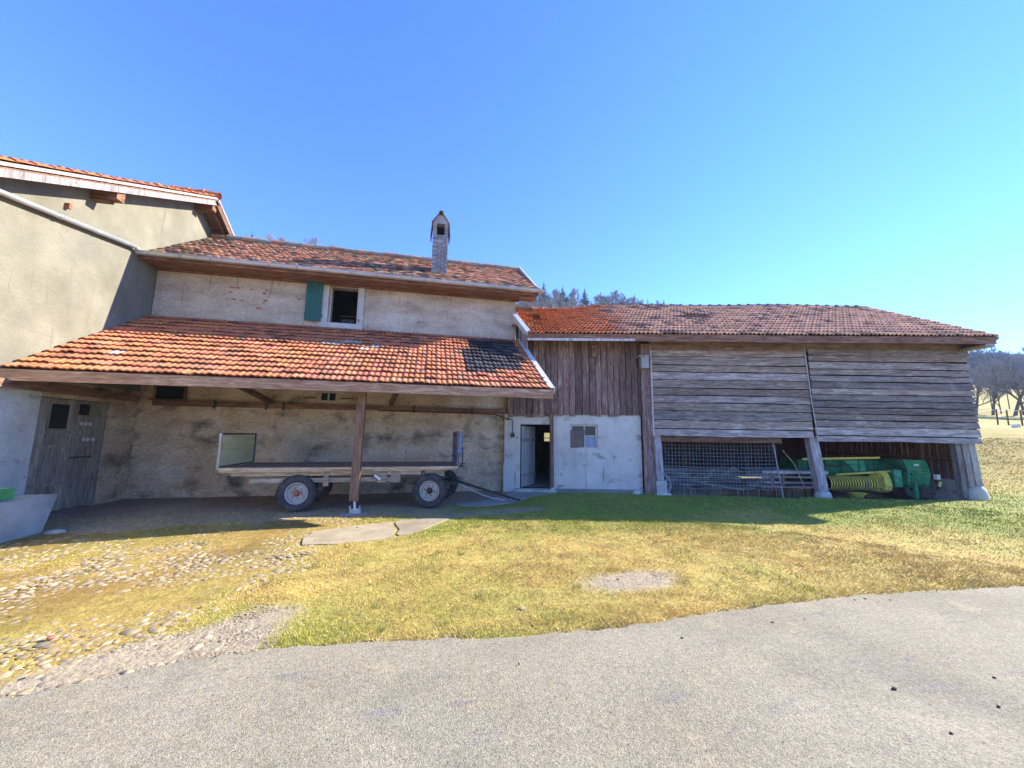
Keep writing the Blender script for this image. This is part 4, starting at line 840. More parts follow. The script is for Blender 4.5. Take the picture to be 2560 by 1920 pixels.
# ------------------------------------------------------------------ green and yellow baler in the machine bay
bo = (10.9, 1.0, 0); bal = broot('hay_baler', *bo, 'dusty green hay baler with yellow pickup reel and shields parked in the right barn bay', 'baler')
def mbb(q, name, m, parent=bal, **k): return q.build(name, m, parent, bo, **k)
rz_, rd_, rr_ = .27, .78, .20
def band(q, s):
    n = 16; a0, a1 = R(-100), R(150); vv = []; prof = [(0, .0), (.010, .012), (.036, .012), (.046, 0)]
    for k in range(n+1):
        t = a0+(a1-a0)*k/n
        for (h, dr_) in prof:
            rr = rr_+dr_; vv.append((s+h, rd_-math.cos(t)*rr, rz_+math.sin(t)*rr))
    fs = [(k*4+i, k*4+i+1, k*4+5+i, k*4+4+i) for k in range(n) for i in range(3)]; q.add(vv, fs, tuple(one))
rs = list(np.arange(9.52, 10.92, .078))
each(rs, band, 'reel_band', M['mach_yellow'], bal, bo)
each(rs, lambda q, s: q.tube([(s+.068, rd_-.16, .16), (s+.072, rd_-.2, .02), (s+.10, rd_-.19, -.09)], .005, 4, (3, 3, 3)), 'tine', M['iron'], bal, bo)
mb = MB(); mb.lathe([(9.55, .155), (10.95, .155)], (0, rd_, rz_), (1, 0, 0), 14); mbb(mb, 'reel_drum', M['black'])
def eshield(q, s): q.poly([(s, rd_-.19, .60), (s, rd_-.24, .50), (s, rd_-.30, .25), (s, rd_-.26, .10), (s, rd_-.12, .02), (s, rd_+.2, .06), (s, rd_+.3, .3), (s, rd_+.2, .6)], (.20, 0, 0), one)
mb = MB(); eshield(mb, 11.0); mbb(mb, 'reel_shield', M['mach_yellow'])
mb = MB(); mb.poly([(10.78, rd_-.05, .06), (11.0, rd_-.2, .06), (11.0, rd_-.19, .6), (10.84, rd_-.02, .6)], (0, .02, 0), (.8, .75, .6)); mbb(mb, 'inner_shield', M['mach_yellow'])
mb = MB(); mb.beam((9.78, .70, .52), (11.3, .62, .64), .05, .035, (0, 1, 0), one); mb.tube([(9.42, .7, .5), (9.46, .66, .22), (9.55, .7, .2)], .014, 6, one); mbb(mb, 'wind_guard', M['mach_yellow'])
mb = MB(); mb.beam((9.0, .95, .95), (11.35, .95, 1.02), .06, .045, (0, 1, 0), (1.2, 1.2, 1.6)); mbb(mb, 'top_rail', M['mach_yellow'])
mb = MB(); mb.box((8.9, 1.0, .42), (11.7, 1.8, .93), (.6, .6, .6)); mb.poly([(10.3, .985, .92), (10.9, .985, .92), (10.95, .985, .60), (10.6, .985, .60)], (0, .012, 0), (1.8, 1.5, 1.6)); mbb(mb, 'bale_chamber', M['mach_green'])
mb = MB(); mb.poly([(11.62, .45, .26), (12.2, .45, .20), (12.3, .45, .55), (12.28, .45, .78), (12.18, .45, .98), (11.55, .45, .99), (11.66, .45, .70)], (0, .9, 0), one); mbb(mb, 'gearbox_cover', M['mach_green'])
mb = MB(); mb.box((11.3, .5, .20), (11.52, 1.1, .70), (1.1, 1.1, 1.2)); mb.box((11.25, .9, .15), (12.2, 1.5, .45), (.6, .6, .6)); mbb(mb, 'side_panel', M['mach_green'])
mb = MB(); mb.box((11.66, .30, -.10), (11.74, .38, .36)); mb.box((11.63, .27, -.16), (11.77, .42, -.13)); mbb(mb, 'jack_leg', M['mach_green'])
for a_, b_, c_ in (((11.3, .9, .95), (11.5, .6, .8), (11.75, .42, .55)), ((9.3, .92, .88), (9.8, .85, .70), (10.4, .88, .82)), ((11.9, .43, .30), (12.25, .36, .2), (12.45, .42, .35))):
    mb = MB(); mb.tube([V(*a_)*(1-t)**2+2*V(*b_)*t*(1-t)+V(*c_)*t*t for t in np.linspace(0, 1, 9)], .016, 6); mbb(mb, 'hose', M['rubber'])
each(range(5), lambda q, k: q.box((9.2+k*.5, .97, .44), (9.24+k*.5, 1.0, .92), (.7, .7, .7)), 'rib', M['mach_green'], bal, bo)
mb = MB(); mb.poly([(11.7, .435, .30), (12.1, .435, .26), (12.15, .435, .6), (11.75, .435, .64)], (0, .014, 0), (.75, .8, .8)); mb.box((11.72, .437, .66), (12.2, .447, .68), (.5, .5, .5)); mbb(mb, 'access_panel', M['mach_green'])
mb = MB(); mb.beam((9.1, .9, .40), (11.6, .9, .36), .08, .07); mb.beam((9.3, .95, .2), (9.3, .95, .9), .05, .05, (0, 1, 0)); mbb(mb, 'frame_beam', M['rust'])
mb = MB(); mb.box((11.85, .437, .82), (11.98, .445, .87)); mbb(mb, 'white_decal', M['white'])
mb = MB(); mb.lathe([(0, .10), (.05, .11), (.06, .05), (.12, .04)], (12.36, .6, .50), (-.3, -1, 0), 14); mb.tube([(12.45, .5, .42), (12.5, .45, .28), (12.42, .42, .18)], .03, 8); mbb(mb, 'coupling', M['iron'])
mb = MB(); mb.box((12.42, .40, .44), (12.52, .50, .58)); mb.beam((12.50, .40, .38), (12.44, .40, .24), .06, .03, (0, 1, 0), (1.2, 1.1, .4)); mbb(mb, 'coupling_guard', M['white'])
wheel(bal, bo, (10.2, 1.9, .2), (0, 1, 0), .36, .2, M['mach_yellow'], M['iron'])
wheel(bal, bo, (11.95, .72, .12), (0, -1, 0), .26, .14, M['mach_green'], M['iron'])
# yellow tub in front of it
yb = broot('yellow_tub', 9.66, -.10, -.03, 'small yellow plastic tub tipped on the grass in front of the baler reel', 'tub')
mb = MB(); mb.lathe([(0, .0), (.01, .11), (.10, .17), (.11, .20), (.125, .20), (.115, .16), (.03, .10), (.02, 0)], (0, 0, 0), (.12, .2, 1), 18, one); mb.build('bowl', mat('yellow_plastic', [(0, (.50, .50, .10)), (1, (.62, .60, .16))], 4, 3, one, .5, 0), yb, smooth=True)
mb = MB(); mb.lathe([(.112, .205), (.122, .215), (.13, .205), (.122, .195)], (0, 0, 0), (.12, .2, 1), 18, one); mb.build('rim', M['mach_yellow'], yb)

# ------------------------------------------------------------------ things behind the wire
po_ = (5.95, .12, 0); wm = broot('wire_mesh_panel', *po_, 'sagging square wire mesh panel hung across the left machine bay', 'wire mesh')
mb = MB()
for i in range(34):
    s = 4.42+i*.098+rng.normal(0, .004); mb.tube([(s, .10, 1.47-rng.uniform(0, .02)), (s+rng.normal(0, .006), .12, .8), (s+.02*i/34, .10, .12 if i % 3 else -.02)], .0030, 3, (.8, .8, .8))
for k in range(14):
    z = .14+k*.1; mb.tube([(4.42, .10, z+.02), (5.5, .12, z+rng.normal(0, .006)), (6.6, .11, z-.01), (7.68, .10, z+rng.normal(0, .004))], .0030, 3, (.8, .8, .8))
mb.build('wire_grid', M['whitemetal'], wm, po_)
mb = MB(); mb.beam((7.56, .06, 1.5), (7.72, .02, -.12), .02, .02, (0, 1, 0), (1.3, 1.3, 1.4)); mb.build('edge_stake', M['post_wood'], wm, po_)
# draped net
n1, n2 = 46, 16; vv = []; fs = []
for i in range(n1+1):
    for j in range(n2+1):
        s = 4.45+i/n1*3.15; t = j/n2; ztop = .62+.10*math.sin(i*.33)+.05*math.sin(i*.9)-.04*i/n1*3+.25*math.exp(-((s-6.7)/.35)**2)
        vv.append((s, .22+.35*t+.05*math.sin(i*.7+j*.5), ztop-(.55-.25*math.sin(i/n1*3.1))*t+.03*math.sin(i*1.3+j)))
for i in range(n1):
    for j in range(n2): a = i*(n2+1)+j; fs.append((a, a+n2+1, a+n2+2, a+1))
mb = MB(); mb.add(vv, fs, one); mb.tube([vv[i*(n2+1)] for i in range(n1+1)], .007, 4, one)
nb = tag(mb.build('crop_net', M['net'], None, (0, 0, 0), smooth=True), 'crumpled pale netting draped in folds behind the wire mesh', 'netting'); nb.location = (BP[0], BP[1], 0); nb.rotation_euler = (0, 0, -BR)
# wooden cart wheel
cw = broot('cart_wheel', 4.42, .28, .22, 'old grey iron-tyred cart wheel leaning in the corner behind the mesh', 'wheel')
mb = MB(); mb.lathe([(-.02, .33), (.02, .33), (.02, .27), (-.02, .27), (-.02, .33)], (0, 0, 0), (.25, -1, .1), 30, (.9, .9, .95)); mb.build('rim', M['post_wood'], cw)
mb = MB(); mb.lathe([(-.06, .05), (.06, .05), (.06, 0)], (0, 0, 0), (.25, -1, .1), 12); mb.build('hub', M['iron'], cw)
aw = unit((.25, -1, .1)); w1 = unit(np.cross(aw, (0, 0, 1))); w2 = np.cross(w1, aw)
each(range(10), lambda q, k: q.beam((w1*math.cos(k*.628)+w2*math.sin(k*.628))*.04, (w1*math.cos(k*.628)+w2*math.sin(k*.628))*.28, .025, .03, aw), 'spoke', M['post_wood'], cw, OB)
# old plank cart behind the middle post
co = (8.2, .9, 0); oc = broot('old_cart', *co, 'old grey plank cart with loose boards standing behind the middle barn post', 'cart')
mb = MB()
for k in range(5): mb.board((7.45, .45+k*.2, .60), (1.9, 0, 0), (0, .19, 0), (0, 0, .035), 8, .003)
mb.board((7.45, .44, .55), (1.9, 0, 0), (0, 0, .07), (0, .03, 0), 8, .004, (1.4, 1.4, 1.5)); mb.build('deck', M['post_wood'], oc, co)
each(((.5, .42), (1.2, .42), (.48, .26)), lambda q, p: q.board((7.5, p[0], p[1]), (1.75, 0, 0), (0, 0, .06), (0, .07, 0), 6, .004), 'side_beam', M['wood_x'], oc, co)
each((7.7, 8.0, 9.0), lambda q, s: q.box((s, .47, .2), (s+.1, .53, .55)), 'upright_block', M['wood_z'], oc, co)
mb = MB(); mb.box((7.5, .6, .12), (9.3, 1.2, .18)); mb.build('base_frame', M['wood_x'], oc, co)
st = broot('walking_stick', 8.2, .3, 0, 'thin pale wooden handle leaning diagonally against the old cart', 'stick')
mb = MB(); mb.tube([(-.12, .1, 1.18), (.12, .05, .85), (.32, 0, .2)], .014, 6, (1.2, 1.1, .9)); mb.build('shaft', M['post_wood'], st)
mb = MB(); mb.lathe([(0, .02), (.04, .025), (.06, 0)], (-.12, .1, 1.18), (-.3, 0, 1), 8); mb.build('knob', M['post_wood'], st)
# boards and sheet lying on the bay floor
for k, (a, b, c, lb) in enumerate((((5.6, .5, .24), (6.9, .45, .05), .16, 'dark weathered plank lying under the netting, its left end propped up'), ((5.9, .9, .04), (7.4, .8, .06), .2, 'flat grey plank on the bay floor behind the propped one'))):
    a = V(*a); b = V(*b); o = broot('loose_plank', a[0], a[1], a[2], lb, 'plank', 'planks behind the mesh'); q = MB(); q.board((0, 0, 0), b-a, (0, c, 0), (0, 0, .03), 8, .003); q.build('plank', M['wood_x'], o)
pd = broot('board_stack', 6.2, 2.4, -.05, 'dark stack of boards in the depth of the left bay', 'boards'); q = MB()
for k in range(9): q.board((-1.4+rng.uniform(-.1, .1), -.4, k*.07), (2.9, 0, 0), (0, rng.uniform(.5, .8), 0), (0, 0, .035), 6, .003)
q.build('boards', M['wood_x'], pd)
# ------------------------------------------------------------------ stones and small litter
def rock(name, x, y, sx, sy, sz, m, label, cat, seed, rz=0, zo=0):
    r_ = np.random.default_rng(seed); q = MB(); vv = []; n, mr_ = 14, 7
    for i in range(mr_+1):
        ph = math.pi*i/mr_
        for k in range(n):
            t = 2*math.pi*k/n; b = 1+.12*math.sin(2*t+seed)+.08*math.sin(3*t+ph*2+seed*2)+r_.normal(0, .02)
            vv.append((sx*math.sin(ph)*math.cos(t)*b, sy*math.sin(ph)*math.sin(t)*b, sz*math.cos(ph)))
    fs = [(i*n+k, (i+1)*n+k, (i+1)*n+(k+1) % n, i*n+(k+1) % n) for i in range(mr_) for k in range(n)]
    q.add(vv, fs, one); o = q.build(name, m, None, smooth=True); o.location = (x, y, float(height(x, y))+sz*.35+zo); o.rotation_euler = (0, 0, rz); return tag(o, label, cat)
rock('boulder', -5.95, 8.0, .13, .09, .05, M['stone'], 'flat rounded pale stone at the foot of the concrete trough', 'stone', 3, .4)
rock('field_stone', .92, 3.62, .038, .022, .010, M['cobble'], 'small flat brownish stone in the grass near the road edge', 'stone', 5, .2)
rock('corner_stone', 3.3+.05, 9.75, .12, .08, .06, M['concrete'], 'pale stone lying against the foot of the rendered stable wall', 'stone', 8, .2) if 0 else None
p = BP+Bt*3.58+Bn*-.12; rock('corner_stone', p[0], p[1], .13, .08, .07, M['concrete'], 'pale stone at the foot of the rendered wall beside the corner post', 'stone', 8, .2)
rock('broken_tile', -2.76, 3.82, .028, .02, .012, M['brick_red'], 'orange piece of broken tile among the cobbles', 'tile piece', 11, .4, .01)
dk = mat('dark_dung', [(.3, (.03, .018, .015)), (.7, (.07, .04, .03))], 20, 4)
for k, (x, y, s_, lb) in enumerate(((2.98, 2.04, .020, 'dark clod on the road right of centre, the largest one'), (3.41, 1.79, .014, 'dark clod near the right edge of the road, between two smaller ones'), (2.85, 1.7, .011, 'dark clod lowest on the road'), (3.79, 1.99, .012, 'dark clod farthest right on the road'), (2.04, 2.85, .013, 'dark clod on the road close under the grass edge'))):
    rock('dung_clod', x, y, s_*.85, s_*.62, s_*.4, dk, lb, 'clod', 20+k, k*.7, .014)['group'] = 'dark clods on the road'

# ------------------------------------------------------------------ cobbles and pebbles (ground cover)
def cobbles(n, fn, smin, smax, seed, name, label, colr, m):
    r_ = np.random.default_rng(seed); pts = []; k_ = 0; cell = {}
    XX, YY, PP = fn(r_, n*30); keep = r_.random(len(XX)) < PP; XX, YY = XX[keep], YY[keep]
    while len(pts) < n and k_ < len(XX):
        x, y = float(XX[k_]), float(YY[k_]); k_ += 1
        s = r_.uniform(smin, smax)*(1 if r_.random() > .12 else 1.5); key = (int(x/.3), int(y/.3)); ok = True
        for a in (-1, 0, 1):
            for b in (-1, 0, 1):
                for (px, py, ps) in cell.get((key[0]+a, key[1]+b), ()):
                    if (px-x)**2+(py-y)**2 < (ps+s)**2*.72: ok = False
        if not ok: continue
        cell.setdefault(key, []).append((x, y, s)); pts.append((x, y, s))
    V_ = []; F_ = []; C_ = []; nn_, mm = 9, 3
    for idx, (x, y, s) in enumerate(pts):
        rz = r_.uniform(0, 6.28); ex = r_.uniform(.62, .95); h = s*r_.uniform(.14, .28); ph0 = r_.uniform(0, 6.28); base = len(V_)*1; z0 = float(height(x, y))
        c, s2 = math.cos(rz), math.sin(rz)
        for i in range(mm):
            ph = (.5-.42*i/(mm-1)*1.0)*math.pi if i < mm-1 else .08
            rad, zz = math.sin(ph), math.cos(ph)
            for k in range(nn_):
                t = 2*math.pi*k/nn_; b = 1+.13*math.sin(2*t+ph0)+.09*math.sin(3*t+ph0*2); a_, b_ = s*rad*math.cos(t)*b, s*ex*rad*math.sin(t)*b
                V_.append((x+a_*c-b_*s2, y+a_*s2+b_*c, z0-.004+h*zz))
        for i in range(mm-1):
            for k in range(nn_): F_.append((base+i*nn_+k, base+i*nn_+(k+1) % nn_, base+(i+1)*nn_+(k+1) % nn_, base+(i+1)*nn_+k))
        g = r_.uniform(.62, 1.25); tint = np.array((1, r_.uniform(.94, 1.0), r_.uniform(.82, 1.0)))*g*np.array(colr)
        if r_.random() < .08: tint = tint*np.array((.7, .75, .85))
        C_ += [tint]*((mm-1)*nn_)
        top = len(V_); V_.append((x, y, z0-.004+h*1.02))
        for k in range(nn_): F_.append((base+(mm-1)*nn_+k, base+(mm-1)*nn_+(k+1) % nn_, top, top)); C_.append(tint)
    V_ = np.array(V_); F_ = np.array(F_)
    q = MB(); q.v = [V_]; q.f = [list(dict.fromkeys(a)) for a in F_.tolist()]; q.c = C_; q.n = len(V_)
    return tag(q.build(name, m, None, smooth=True), label, kind='stuff')
def fc1(r_, n):
    x = r_.uniform(-8, -1.2, n); y = r_.uniform(3.0, 8.3, n); g, gv, cb, so_ = zones(x, y)
    return x, y, cb*(1-.7*gv)*(.3+.7*sst(.34, .46, fbm(x, y, .9, 41)))*np.where(y < 6, 1.0, .6)
cobbles(5400, fc1, .018, .050, 5, 'cobblestones', 'rounded pale cobbles bedded in mossy soil at the left', (1.25, 1.2, 1.1), M['cobble'])
def fc2(r_, n):
    x = r_.uniform(-4.5, 3.4, n); y = r_.uniform(3.0, 9, n); g, gv, cb, so_ = zones(x, y); return x, y, np.maximum(gv**2*np.where(y > 7, .35, 1), .5*sst(.10, .0, np.abs(y-roady(x)))*sst(.4, .6, fbm(x, y, .3, 77)))
cobbles(5200, fc2, .006, .017, 6, 'loose_gravel', 'pale loose gravel in the worn patches', (1.15, 1.12, 1.1), M['cobble'])
#---PART3---
# ================================================================== GRASS
def blades(seed, parts, hfun):
    """parts: list of (n, x0, x1, y0, y1)"""
    r_ = np.random.default_rng(seed); Vs = []; Cs = []
    for (n, r0, r1, a0, a1) in parts:
        r = np.sqrt(r_.uniform(r0**2, r1**2, n)); a = np.radians(r_.uniform(a0, a1, n)); x = r*np.sin(a); y = r*np.cos(a)
        g, gv, cb, so_ = zones(x, y)
        s_ = (x-BP[0])*Bt[0]+(y-BP[1])*Bt[1]; d_ = (x-BP[0])*Bn[0]+(y-BP[1])*Bn[1]
        inside = ((d_ > .02) & (s_ > -.3) & (s_ < 13.5) & (d_ < 6.4)) | ((x < 2.6) & (y > 8.9)) | (x < -6.8) | ((x > .6) & (x < 2.6) & (y > 8.35)) | ((d_ > -.25) & (s_ > 0) & (s_ < 1.5))
        slab = (x > -1.75) & (x < .6) & (y < np.interp(x, [-1.74, -.9, .3, 1.4, 2.3], [6.88, 7.27, 7.64, 7.92, 8.02])) & (y > np.interp(x, [-1.67, -1.2, -.68, 0, .4, 1.2, 2.25], [6.1, 6.08, 6.2, 6.65, 7.0, 7.3, 7.6]))
        slab &= r_.random(n) > .06
        p = 1-.96*gv; p = p*(1-cb*(.66+.33*sst(.36, .48, fbm(x, y, .9, 41)))); p = p*(1-.93*so_); p = p*(.45+.8*fbm(x, y, .25, 60))
        keep = (~inside) & (~slab) & (y > roady(x)-.05*r_.random(n)) & (r_.random(n) < p)
        x, y, g, rr, cb = x[keep], y[keep], g[keep], r[keep], cb[keep]; m = len(x)
        lod = np.clip(rr/5, .8, 9); tuft = fbm(x, y, .22, 63)
        h = r_.uniform(.010, .034, m)*(.4+1.3*tuft**1.6)*(.7+.7*fbm(x, y, .8, 71))*np.clip(lod, .9, 3.2)**.55
        h = h*(1+.45*sst(.35, .05, y-roady(x)))*(1-.4*cb)
        w_ = r_.uniform(.0017, .0034, m)*lod; t = r_.uniform(0, 2*np.pi, m)
        ln = r_.uniform(.3, 1.7, m)*h*(1.25-.7*g); t2 = r_.uniform(0, 2*np.pi, m)+(fbm(x, y, .3, 66)-.5)*3
        z = hfun(x, y)-.004
        P0 = np.stack([x-np.cos(t)*w_, y-np.sin(t)*w_, z], 1); P1 = np.stack([x+np.cos(t)*w_, y+np.sin(t)*w_, z], 1)
        P2 = np.stack([x+np.cos(t2)*ln, y+np.sin(t2)*ln, z+h], 1)
        Vs.append(np.stack([P0, P1, P2], 1).reshape(-1, 3))
        isg = r_.random(m) < np.clip(g*1.1-.10, 0, .92)
        st = np.array((.62, .46, .135))*r_.uniform(.7, 1.25, (m, 1)); pale = np.array((.72, .58, .27)); st = np.where(r_.random((m, 1)) < .18, pale*r_.uniform(.8, 1.1, (m, 1)), st)
        st = np.where(r_.random((m, 1)) < .16*sst(.4, .7, fbm(x, y, .5, 70))[:, None]*2, np.array((.27, .18, .09)), st)
        gr = np.array((.28, .33, .055))*r_.uniform(.65, 1.3, (m, 1)); gr = np.where(r_.random((m, 1)) < .35, np.array((.50, .45, .07))*r_.uniform(.8, 1.2, (m, 1)), gr)
        gr = np.where((((x-BP[0])*Bn[0]+(y-BP[1])*Bn[1]) > -3.0+.5*(fbm(x, y, .4, 73)-.5))[:, None] & (x > .3)[:, None], gr*np.array((.62, .92, 1.0)), gr)  # barn shade painted into the blades: darker, cooler green near its front
        Cs.append(np.where(isg[:, None], gr, st))
    V_ = np.concatenate(Vs); C_ = np.concatenate(Cs); F_ = np.arange(len(V_)).reshape(-1, 3)
    return raw_mesh('grass', V_, F_, C_, M['grass'])
gr_ = blades(11, [(240000, 2.9, 5.0, -60, 75), (240000, 5.0, 8.2, -48, 72), (150000, 8.2, 14, -42, 75), (90000, 14, 30, 38, 78)], lambda x, y: height(x, y)+(sst(25, 14, np.hypot(x, y))*sst(.02, .3, y-roady(x)))*((fbm(x, y, .5, 6)-.5)*.03+(fbm(x, y, .15, 8)-.5)*.02))
tag(gr_, 'short matted straw-coloured and green grass of the yard', kind='stuff')
r_ = np.random.default_rng(14); q = MB()
for i in range(700):
    x = r_.uniform(-5, 9); y = r_.uniform(2.2, 8)
    if y < roady(x)-.5*r_.random()**2: continue
    s = r_.uniform(.008, .024); a = r_.uniform(0, 6.28); z = float(height(x, y))+.018 if y > roady(x) else .016; c_, s_ = math.cos(a)*s, math.sin(a)*s; k = r_.uniform(.003, .012)
    q.add([(x-c_, y-s_, z), (x+s_*.5, y-c_*.5, z+k), (x+c_, y+s_, z+k*.5), (x-s_*.6, y+c_*.6, z)], [(0, 1, 2, 3)], tuple(np.array((.24, .14, .07))*r_.uniform(.4, 1.6)))
tag(q.build('leaf_litter', M['grass']), 'scattered dead leaves and crumbs on the lawn and road edge', kind='stuff')
q = MB()
for i in range(70):
    x = r_.uniform(-4, 11); y = r_.uniform(3.3, 8.6); g_, gv_, cb_, so_ = zones(np.array([x]), np.array([y]))
    if gv_[0] > .4 or y < roady(x)+.05 or (x > -1.8 and x < .7 and y > 6 and y < 7.6) or ((x-BP[0])*Bn[0]+(y-BP[1])*Bn[1]) > -.3: continue
    z = float(height(x, y))
    for k in range(26):
        a = r_.uniform(0, 6.28); rr = r_.uniform(0, .045); hh = r_.uniform(.03, .075); px, py = x+math.cos(a)*rr, y+math.sin(a)*rr; ln = hh*r_.uniform(.3, .9); b = a+r_.uniform(-1, 1); w2 = .0025
        q.add([(px-w2, py, z), (px+w2, py, z), (px+math.cos(b)*ln, py+math.sin(b)*ln, z+hh)], [(0, 1, 2)], tuple(np.array((.24, .33, .05) if r_.random() < .75 else (.55, .45, .16))*r_.uniform(.7, 1.3)))
tag(q.build('grass_tufts', M['grass']), 'scattered taller green tufts in the short lawn', kind='stuff')
# dry weeds in front of the wire
r_ = np.random.default_rng(4); q = MB()
for i in range(150):
    s = r_.uniform(4.45, 8.5); d_ = r_.uniform(-.15, .5); p = BP+Bt*s+Bn*d_; h = r_.uniform(.06, .28)*(1.3 if r_.random() < .2 else .8); a = r_.uniform(0, 6.28); l = r_.uniform(0, .6)*h
    q.tube([(p[0], p[1], -.08), (p[0]+math.cos(a)*l*.4, p[1]+math.sin(a)*l*.4, h*.6), (p[0]+math.cos(a)*l, p[1]+math.sin(a)*l, h)], [.004, .003, .001], 3, tuple(np.array((.42, .35, .26))*r_.uniform(.6, 1.3)))
tag(q.build('dry_weeds', M['grass']), 'dry weed stalks in front of and under the wire mesh', kind='stuff')

# ================================================================== TREES
def bare_tree(seed, H, spread=.42, trunk=.022, levels=5, low=.25, lean=0, thick=1.0, tw=.004):
    """returns (wood MB, twig MB); tree of height H at the origin"""
    r_ = np.random.default_rng(seed); W_ = MB(); T_ = MB()
    def br(p, d, L, rad, lv):
        n = 4 if lv < 2 else 3; pts = [p]; dd = d.copy()
        for i in range(n):
            dd = unit(dd+r_.normal(0, .13 if lv else .05, 3)+np.array((0, 0, .05 if lv else 0))); pts.append(pts[-1]+dd*L/n)
        rad = max(rad, tw); rs = np.linspace(rad, max(rad*.55, tw), n+1)
        (W_ if lv < 3 else T_).tube(pts, rs, 6 if lv == 0 else (4 if lv < 3 else 3), one, False)
        if lv >= levels: return
        k = (7 if lv == 0 else 5 if lv < 3 else 4)
        for j in range(k):
            t = (low+(1-low)*((j+r_.uniform(.1, .9))/k)) if lv == 0 else r_.uniform(.25, 1.0)
            ii = min(int(t*n), n-1); q0 = pts[ii]+(pts[ii+1]-pts[ii])*(t*n-ii)
            base = unit(pts[ii+1]-pts[ii]); a = r_.uniform(0, 2*math.pi); perp = unit(np.cross(base, (math.cos(a), math.sin(a), .3)))
            ang = r_.uniform(.45, .95)*(1.15-.35*t if lv == 0 else 1); nd = unit(base*math.cos(ang)+perp*math.sin(ang)+np.array((0, 0, .12)))
            br(q0, nd, L*r_.uniform(.42, .66)*(spread/.42 if lv == 0 else 1)*(1.15-.45*t if lv == 0 else 1), rs[ii]*r_.uniform(.42, .6), lv+1)
        br(pts[-1], dd, L*.5, rs[-1], lv+1)
    br(V(0, 0, -.3), unit((lean, 0, 1)), H*.62, H*trunk*thick, 0)
    return W_, T_
def conifer(seed, H, w_=.20, sparse=0):
    r_ = np.random.default_rng(seed); W_ = MB(); T_ = MB(); W_.tube([(0, 0, -.3), (0, 0, H*.5), (0, 0, H)], [H*.018, H*.011, .01], 6, one)
    n = int(26)
    for i in range(n):
        z = H*(.10+.88*i/n)+r_.normal(0, .1); L = H*w_*(1-((z/H)**1.25))*r_.uniform(.75, 1.2)+.08
        for k in range(9):
            if r_.random() < sparse: continue
            a = r_.uniform(0, 6.28); l = L*r_.uniform(.6, 1.15); d = V(math.cos(a), math.sin(a), 0); sd = V(-d[1], d[0], 0)
            for m_ in range(5):
                t = (m_+.5)/5; c = V(0, 0, z)+d*l*t+V(0, 0, -.28*l*t+.10*l*t*t); ww = l*.26*(1.1-t)+.05
                sp = r_.normal(0, .05, 3)*l
                T_.add([c-sd*ww+sp+V(0, 0, -.12*l), c+d*l*.2+sp, c+sd*ww-sp+V(0, 0, -.12*l), c-d*l*.1+V(0, 0, .06*l)], [(0, 1, 3), (1, 2, 3)], tuple(np.array((1, 1, 1))*r_.uniform(.6, 1.4)))
    T_.tube([(0, 0, H*.93), (0, 0, H*1.02)], [.05, .01], 4, one)
    return W_, T_
def pine(seed, H):
    r_ = np.random.default_rng(seed); W_ = MB(); T_ = MB(); W_.tube([(0, 0, -.3), (.1, 0, H*.5), (-.1, .1, H*.9)], [H*.022, H*.015, .05], 6, one)
    for i in range(11):
        z = H*r_.uniform(.5, .97); a = r_.uniform(0, 6.28); l = H*r_.uniform(.08, .26); c = V(math.cos(a)*l, math.sin(a)*l, z); W_.tube([(0, 0, z-.4), c], [.07, .03], 4, one)
        for k in range(110):
            p = c+r_.normal(0, 1, 3)*V(.11, .11, .05)*H; s = r_.uniform(.12, .3); u_ = unit(r_.normal(0, 1, 3)); v_ = unit(np.cross(u_, r_.normal(0, 1, 3)))
            T_.add([p, p+u_*s, p+v_*s], [(0, 1, 2)], tuple(np.array((1.1, 1.1, 1.0))*r_.uniform(.6, 1.4)))
    return W_, T_
def make_tree(name, parts, leafm, leafname, label, group=None, cat='tree'):
    o = tag(empty(name), label, cat, group); parts[0].build('trunk', M['bark'], o); parts[1].build(leafname, leafm, o); return o
def azpos(az, r): return (r*math.sin(R(az)), r*math.cos(R(az)))
def tel(e, r): return 1.6+r*math.tan(R(e))
